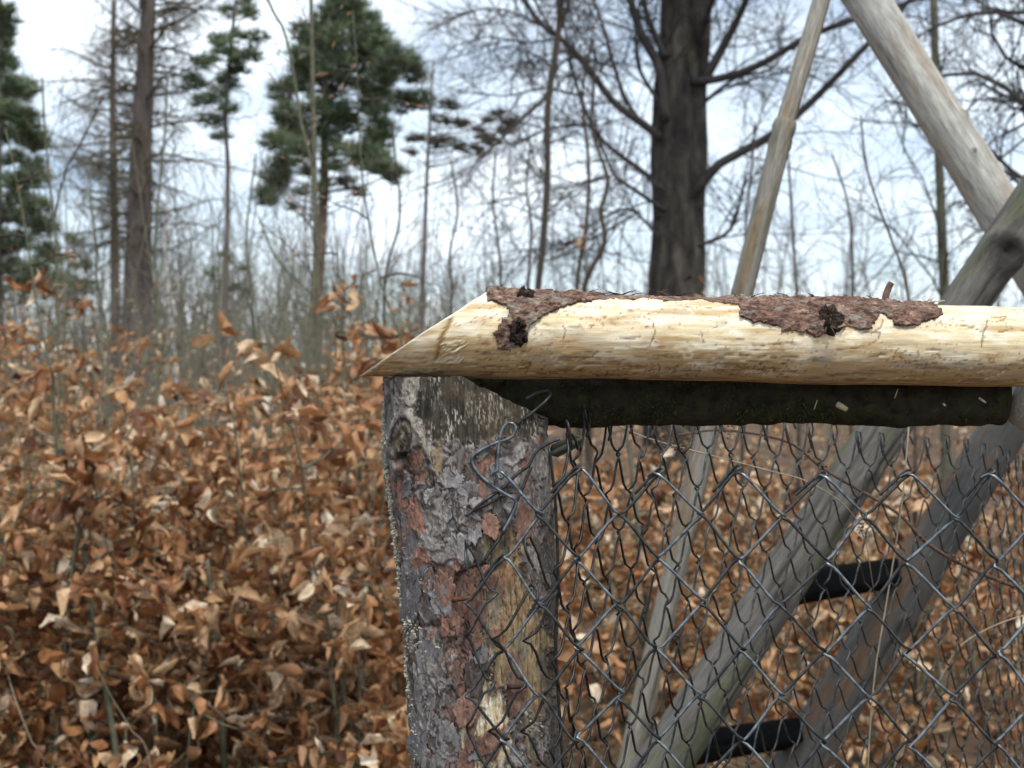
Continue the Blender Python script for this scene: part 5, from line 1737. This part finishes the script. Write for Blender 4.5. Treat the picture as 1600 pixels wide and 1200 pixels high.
bare_tree("young_tree", "thin stem rising left of the thinner larch trunk", [(168, 640), (169, 567), (167, 516), (151, 439), (150, 380), (140, 300)], 6.0, 6, 3, 37, 16, 0.5, 1, up=0.4)
bare_tree("young_tree", "leaning thin stem over the gap right of the dense pine", [(606, 620), (600, 500), (604, 420), (625, 340), (618, 250), (612, 190)], 6.2, 6, 3, 38, 14, 0.5, 1, "twig", "beech_twig", up=0.4)
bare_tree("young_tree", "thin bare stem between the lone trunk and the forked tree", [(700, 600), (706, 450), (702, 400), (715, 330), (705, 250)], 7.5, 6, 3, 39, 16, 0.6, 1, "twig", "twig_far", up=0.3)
bare_tree("young_tree", "thin bare stem left of the forked tree, close to it", [(775, 600), (782, 440), (778, 380), (770, 310), (775, 240)], 7.8, 7, 3, 40, 18, 0.65, 1, "twig", "beech_twig", up=0.2)
bare_tree("young_tree", "upright bare stem just right of the forked tree", [(822, 600), (826, 440), (830, 350), (822, 290), (830, 220)], 8.2, 7, 3, 41, 18, 0.6, 1, "twig", "beech_twig", up=0.2)
bare_tree("birch_tree", "young white-barked birch in the gap below the larch", [(278, 640), (272, 560), (264, 470), (258, 400), (262, 320)], 11.0, 11, 5, 42, 16, 0.6, 1, "birch", "twig_far", up=0.3)

# ------------------------------------------------------------------ conifers
def clumps(cent, Y, rad_px, r, per=420, needle=0.11, flat=0.6, w=0.006, dy=0.5, thin=None):
    V = []
    for c in cent:
        cx, cy = c[0], c[1]
        rp = (c[2] if len(c) > 2 else rad_px) * r.uniform(0.8, 1.2)
        C = W(cx, cy, Y + r.normal() * dy)
        Rm = rp * Y / F
        m = int(per * (rp / rad_px) ** 2)
        # sub tufts inside the clump, needles radiating from twig ends
        nt = max(6, m // 14)
        u = r.normal(size=(nt, 3))
        u /= np.linalg.norm(u, axis=1, keepdims=True)
        tc = C + u * (r.uniform(0.15, 1.0, (nt, 1)) ** 0.6) * Rm * np.array([1.15, 1.0, flat])
        k = m // nt + 1
        p = np.repeat(tc, k, 0)
        d = r.normal(size=p.shape)
        d[:, 2] = np.abs(d[:, 2]) * 0.7 + 0.1
        d /= np.linalg.norm(d, axis=1, keepdims=True)
        L = needle * r.uniform(0.6, 1.3, (len(p), 1))
        sd = np.cross(d, r.normal(size=p.shape))
        sd /= np.linalg.norm(sd, axis=1, keepdims=True) + 1e-9
        V.append(np.stack([p - sd * w, p + sd * w, p + d * L], 1).reshape(-1, 3))
    V = np.concatenate(V)
    return V, np.arange(len(V)).reshape(-1, 3)


def px_branches(trunk_px, cents, Y, r, w=3, frac=0.6):
    out = []
    tx = np.array([q[0] for q in trunk_px], float)
    ty = np.array([q[1] for q in trunk_px], float)
    o = np.argsort(ty)
    for c in cents:
        if r.uniform() > frac:
            continue
        y0 = c[1] + r.uniform(5, 40)
        x0 = np.interp(y0, ty[o], tx[o])
        P = np.array([W(x0, y0, Y), W((x0 + c[0]) / 2 + r.normal() * 5, (y0 + c[1]) / 2 + 6, Y + r.normal() * 0.2), W(c[0], c[1], Y + r.normal() * 0.4)])
        out.append((P, w * Y / F * 0.5, 0.6 * Y / F * 0.5))
        side_twigs(P, r, 5, 0.5, 0.9 * Y / F * 0.5, 0, out, 0.02)
    return out


def c375(lst):
    return [(400 + a / 3.75, b / 3.75) for a, b in lst]


r = np.random.default_rng(61)
pc = c375([(480, 60), (590, 60), (430, 120), (530, 130), (640, 130), (700, 210), (290, 210), (350, 230), (450, 220), (560, 220), (740, 290), (270, 340), (380, 320), (480, 300), (620, 310), (830, 350), (900, 380), (930, 440), (260, 410), (350, 420),
           (460, 400), (580, 390), (700, 400), (760, 450), (150, 560), (220, 500), (300, 510), (420, 500), (530, 480), (640, 500), (720, 560), (850, 600), (960, 600), (180, 680), (240, 720), (330, 640), (470, 640), (640, 620), (720, 680),
           (120, 840), (190, 800), (280, 820), (420, 760), (540, 720), (690, 880), (740, 780), (450, 880), (560, 900), (130, 1000), (110, 1080), (60, 1160), (260, 880), (640, 930), (720, 980), (790, 1020), (180, 940), (520, 30), (400, 180), (650, 240)]) + [(440, 292, 12), (470, 300, 11), (505, 292, 12), (540, 284, 12), (560, 303, 10), (600, 264, 12), (612, 274, 10), (428, 312, 10), (455, 325, 9), (480, 270, 12), (525, 262, 12)]
ptr = [(492, 640), (495, 480), (506, 300), (508, 130), (512, 20), (514, -30)]
tree_obj("pine_tree", "dense dark green pine left of centre", down_to_ground(px_path(ptr, 20, 24)), 13 * 20 / F, 3 * 20 / F, px_branches(ptr, pc, 20, r, 4, 1.0), M["pine_bark"], M["twig"],
         foliage=clumps(pc, 20, 21, r, 600, 0.19, 0.95, 0.008), mat_f=M["needle"])
pc = [(385, 5), (360, 20), (340, 62), (352, 76), (372, 92), (312, 100), (402, 60), (392, 86), (340, 150), (330, 95), (375, 55), (355, 130), (320, 160), (300, 130), (392, 22), (370, 110), (330, 190), (355, 170), (345, 215)]
ptr = [(352, 620), (352, 480), (354, 400), (356, 260), (352, 180), (362, 60), (370, -10)]
tree_obj("pine_tree", "thin pine with sparse foliage between larch and dense pine", down_to_ground(px_path(ptr, 19, 24)), 5.5 * 19 / F, 2.5 * 19 / F, px_branches(ptr, pc, 19, r, 2.5, 1.0), M["larch"], M["twig"],
         foliage=clumps(pc, 19, 17, r, 420, 0.14, 0.7, 0.007), mat_f=M["needle"])
pc = [(x / 2.963, y / 2.963) for x, y in [(10, 60), (20, 130), (10, 200), (15, 300), (60, 400), (100, 430), (30, 450), (30, 520), (90, 540), (130, 560), (40, 620), (120, 640), (170, 660), (60, 740), (150, 780), (60, 850), (170, 830), (90, 930), (180, 960), (40, 1000),
      (120, 1020), (200, 1060), (100, 1120), (220, 1180), (30, 1160), (60, 1240), (160, 1250), (230, 1290), (100, 1330), (-40, 500), (-60, 700), (-50, 900), (-50, 1100), (-100, 1200), (-40, 300), (190, 1340)]]
ptr = [(-4, 640), (-4, 300), (-2, 100), (0, -40)]
tree_obj("spruce_tree", "dark spruce at the left edge", down_to_ground(px_path(ptr, 17, 24)), 12 * 17 / F, 3 * 17 / F, px_branches(ptr, pc, 17, r, 3), M["larch"], M["twig"],
         foliage=clumps(pc, 17, 20, r, 620, 0.15, 0.85, 0.007), mat_f=M["needle"])
pc = [(115, 378), (100, 408), (130, 418), (118, 448), (95, 440), (140, 450), (110, 470)]
ptr = [(117, 620), (117, 500), (116, 370)]
tree_obj("spruce_tree", "small distant spruce right of the edge spruce", down_to_ground(px_path(ptr, 30, 12)), 4 * 30 / F, 1 * 30 / F, px_branches(ptr, pc, 30, r, 2), M["larch"], M["twig"],
         foliage=clumps(pc, 30, 16, r, 300, 0.2, 0.7, 0.012), mat_f=M["needle"])
pc = [(333, 430), (350, 405), (372, 420), (330, 470), (360, 450), (385, 455)]
ptr = [(340, 640), (340, 500), (342, 400)]
tree_obj("spruce_tree", "small distant spruce at the foot of the sparse pine", down_to_ground(px_path(ptr, 32, 12)), 4 * 32 / F, 1 * 32 / F, px_branches(ptr, pc, 32, r, 2), M["larch"], M["twig"],
         foliage=clumps(pc, 32, 14, r, 150, 0.2, 0.7, 0.012), mat_f=M["needle"])
pc = [(700, 165), (690, 190), (720, 195), (745, 205), (765, 190), (780, 180), (792, 205), (760, 217), (700, 222), (720, 232), (742, 238), (770, 225), (682, 225), (800, 190), (650, 218), (640, 240)]
ptr = [(656, 640), (660, 480), (666, 300), (670, 220), (676, 110), (678, 96)]
tree_obj("pine_tree", "slim lone trunk with brownish tufts on one side", down_to_ground(px_path(ptr, 18, 24)), 5.6 * 18 / F, 1.6 * 18 / F, px_branches(ptr, pc, 18, r, 2.5, 1.0), M["larch"], M["twig"],
         foliage=clumps(pc, 18, 14, r, 200, 0.13, 0.45, 0.007), mat_f=M["needle_brown"])


# larch: level branches hung with hair-fine twigs
def larch(name, label, tpx, Y, w0, w1, seed, count, reach, y0, y1, mat_b="larch_twig"):
    r = np.random.default_rng(seed)
    path = px_path(tpx, Y, 30)
    trunk = down_to_ground(path)
    br = []
    tx = np.array([q[0] for q in tpx], float)
    ty = np.array([q[1] for q in tpx], float)
    o = np.argsort(ty)
    for i in range(count):
        y = y0 + (y1 - y0) * (i + r.uniform()) / count
        x = np.interp(y, ty[o], tx[o])
        p = W(x, y, Y)
        a = r.uniform(0, 2 * np.pi)
        L = reach * r.uniform(0.5, 1.1) * (0.75 + 0.35 * np.sin((y - y0) / (y1 - y0) * 3.0))
        d = np.array([math.cos(a), math.sin(a) * 0.8, 0.12])
        pts = [p]
        for j in range(6):
            d = d + r.normal(0, 0.16, 3) + np.array([0, 0, -0.03 + 0.02 * j])
            d /= np.linalg.norm(d)
            pts.append(pts[-1] + d * L / 6)
        pts = np.array(pts)
        br.append((pts, 0.026, 0.008))
        side_twigs(pts, r, 16, 0.62, 0.0075, 1, br, 0.10, 1.0, wig=0.25, up=-0.25, sub_n=6, n=4)
    m = Y / F * 0.5
    return tree_obj(name, label, trunk, w0 * m * 1.1, w1 * m, br, M["larch"], M[mat_b], sides=20)


larch("larch_tree", "tall larch with a stout trunk and hazy brownish twigs on the left", [(214, 640), (215, 520), (216, 400), (220, 250), (226, 120), (232, 0), (236, -120)], 21, 52, 16, 71, 90, 1.6, -60, 400)
larch("larch_tree", "thinner larch trunk just left of the stout larch", [(180, 640), (180, 480), (178, 300), (176, 150), (178, 0)], 24, 16, 8, 72, 34, 1.1, 40, 320)


# ------------------------------------------------------------------ far wood and undergrowth
r = np.random.default_rng(90)
br = []
for i in range(290):
    Y = r.uniform(22, 60)
    px = r.uniform(-600, 2000)
    if px > 560 and px < 800 and r.uniform() < 0.5:
        continue
    X = (px - 800) / F * Y
    H = r.uniform(2.5, 7.5) * (1.0 if px < 600 else 0.85) * Y / 38
    g = float(ground_z(X, Y))
    n = 6
    pts = np.stack([X + np.cumsum(r.normal(0, 0.10, n)) + r.normal(0, 0.16) * np.linspace(0, H, n) * 0.6, np.full(n, Y), g + np.linspace(0, H, n)], 1)
    w = (1.0 + 3.2 * r.uniform() ** 2.2) * Y / F * 0.5
    br.append((pts, w * 1.2, w * 0.2))
    side_twigs(pts, r, 16, H * 0.26, w * 0.36, 1, br, 0.0, 1.0, f0=0.15, up=0.25, n=5, sub_n=5)
for i in range(210):                                  # a last belt of wood behind the rise
    Y = r.uniform(66, 105)
    px = r.uniform(-700, 2000) if i % 3 == 0 else r.uniform(-60, 760)
    X = (px - 800) / F * Y
    H = r.uniform(2.5, 8.5)
    n = 6
    pts = np.stack([X + np.cumsum(r.normal(0, 0.22, n)), np.full(n, Y), float(ground_z(X, Y)) + np.linspace(-0.1, H, n)], 1)
    w = r.uniform(0.03, 0.09)
    br.append((pts, w, w * 0.25))
    side_twigs(pts, r, 12, H * 0.38, w * 0.55, 1, br, 0.0, 1.1, f0=0.03, up=0.3, n=4, sub_n=3)
v, q = twig_mesh(br, 3, 6)
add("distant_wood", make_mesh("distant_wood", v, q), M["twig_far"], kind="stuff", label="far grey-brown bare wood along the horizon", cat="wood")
br = []
for i in range(760):
    Y = 7.5 + 36 * r.uniform() ** 1.7
    px = r.uniform(-800, 2100) if i % 4 == 0 else r.uniform(-120, 660)
    X = (px - 800) / F * Y
    H = (0.8 + 2.2 * r.uniform() ** 1.5) * (0.8 + 0.025 * min(Y, 26))
    if px > 640:
        H *= 0.8
    g = float(ground_z(X, Y)) - 0.05
    d = np.array([r.normal(0, 0.15), r.normal(0, 0.15), 1.0])
    pts = np.array([np.array([X, Y, g]) + d * H * s + r.normal(0, 0.02, 3) for s in np.linspace(0, 1, 6)])
    w = r.uniform(0.004, 0.011) * (0.6 + Y / 30)
    br.append((pts, w, w * 0.35))
    side_twigs(pts, r, 8, H * 0.33, w * 0.42, 1, br, 0.0, 0.9, f0=0.12, up=0.3, n=4, sub_n=4)
for i in range(340):
    Y = r.uniform(38, 66)
    px = (r.uniform(-700, 760) if i % 4 == 1 else r.uniform(-60, 700)) if i % 4 else r.uniform(760, 1850)
    X = (px - 800) / F * Y
    H = r.uniform(1.6, 4.6)
    g = float(ground_z(X, Y)) - 0.1
    d = np.array([r.normal(0, 0.25), 0, 1.0])
    pts = np.array([np.array([X, Y, g]) + d * H * s + r.normal(0, 0.06, 3) for s in np.linspace(0, 1, 5)])
    w = r.uniform(0.012, 0.03)
    br.append((pts, w, w * 0.3))
    side_twigs(pts, r, 9, H * 0.45, w * 0.6, 1, br, 0.0, 1.1, f0=0.02, up=0.35, n=4, sub_n=3)
v, q = twig_mesh(br, 3, 5)
add("undergrowth", make_mesh("undergrowth", v, q), mat_noise("brushwood", [(0.3, (0.10, 0.09, 0.065)), (0.55, (0.19, 0.18, 0.125)), (0.8, (0.25, 0.21, 0.17))], 0.8, 0.9, bump_d=0), kind="stuff", label="grey-green brushwood between the leaf thicket and the trees", cat="undergrowth")
# scattered withered leaves held in the far brush
n = 9000
Y = r.uniform(8.5, 22, n)
px = r.uniform(-200, 1800, n)
X = (px - 800) / F * Y
pos = np.stack([X, Y, ground_z(X, Y) + r.uniform(0.05, 1.15, n) ** 1.0 * (0.5 + 0.9 * fbm(X * 0.7, Y * 0.4, None, 95, 2)) * 1.5], 1)
v, q, ti, ve = leaves_joined(pos, r.normal(size=(n, 3)), r.normal(0, 0.6, (n, 3)) + np.array([0, 0, 1.0]), r.uniform(0.05, 0.085, n), r, LEAVES_FAR)
add("withered_foliage", make_mesh("withered_foliage", v, q, True, {"tint": ti, "vein": ve}), M["leaf"], kind="stuff", label="sparse brown leaves hanging in the far brushwood", cat="foliage")
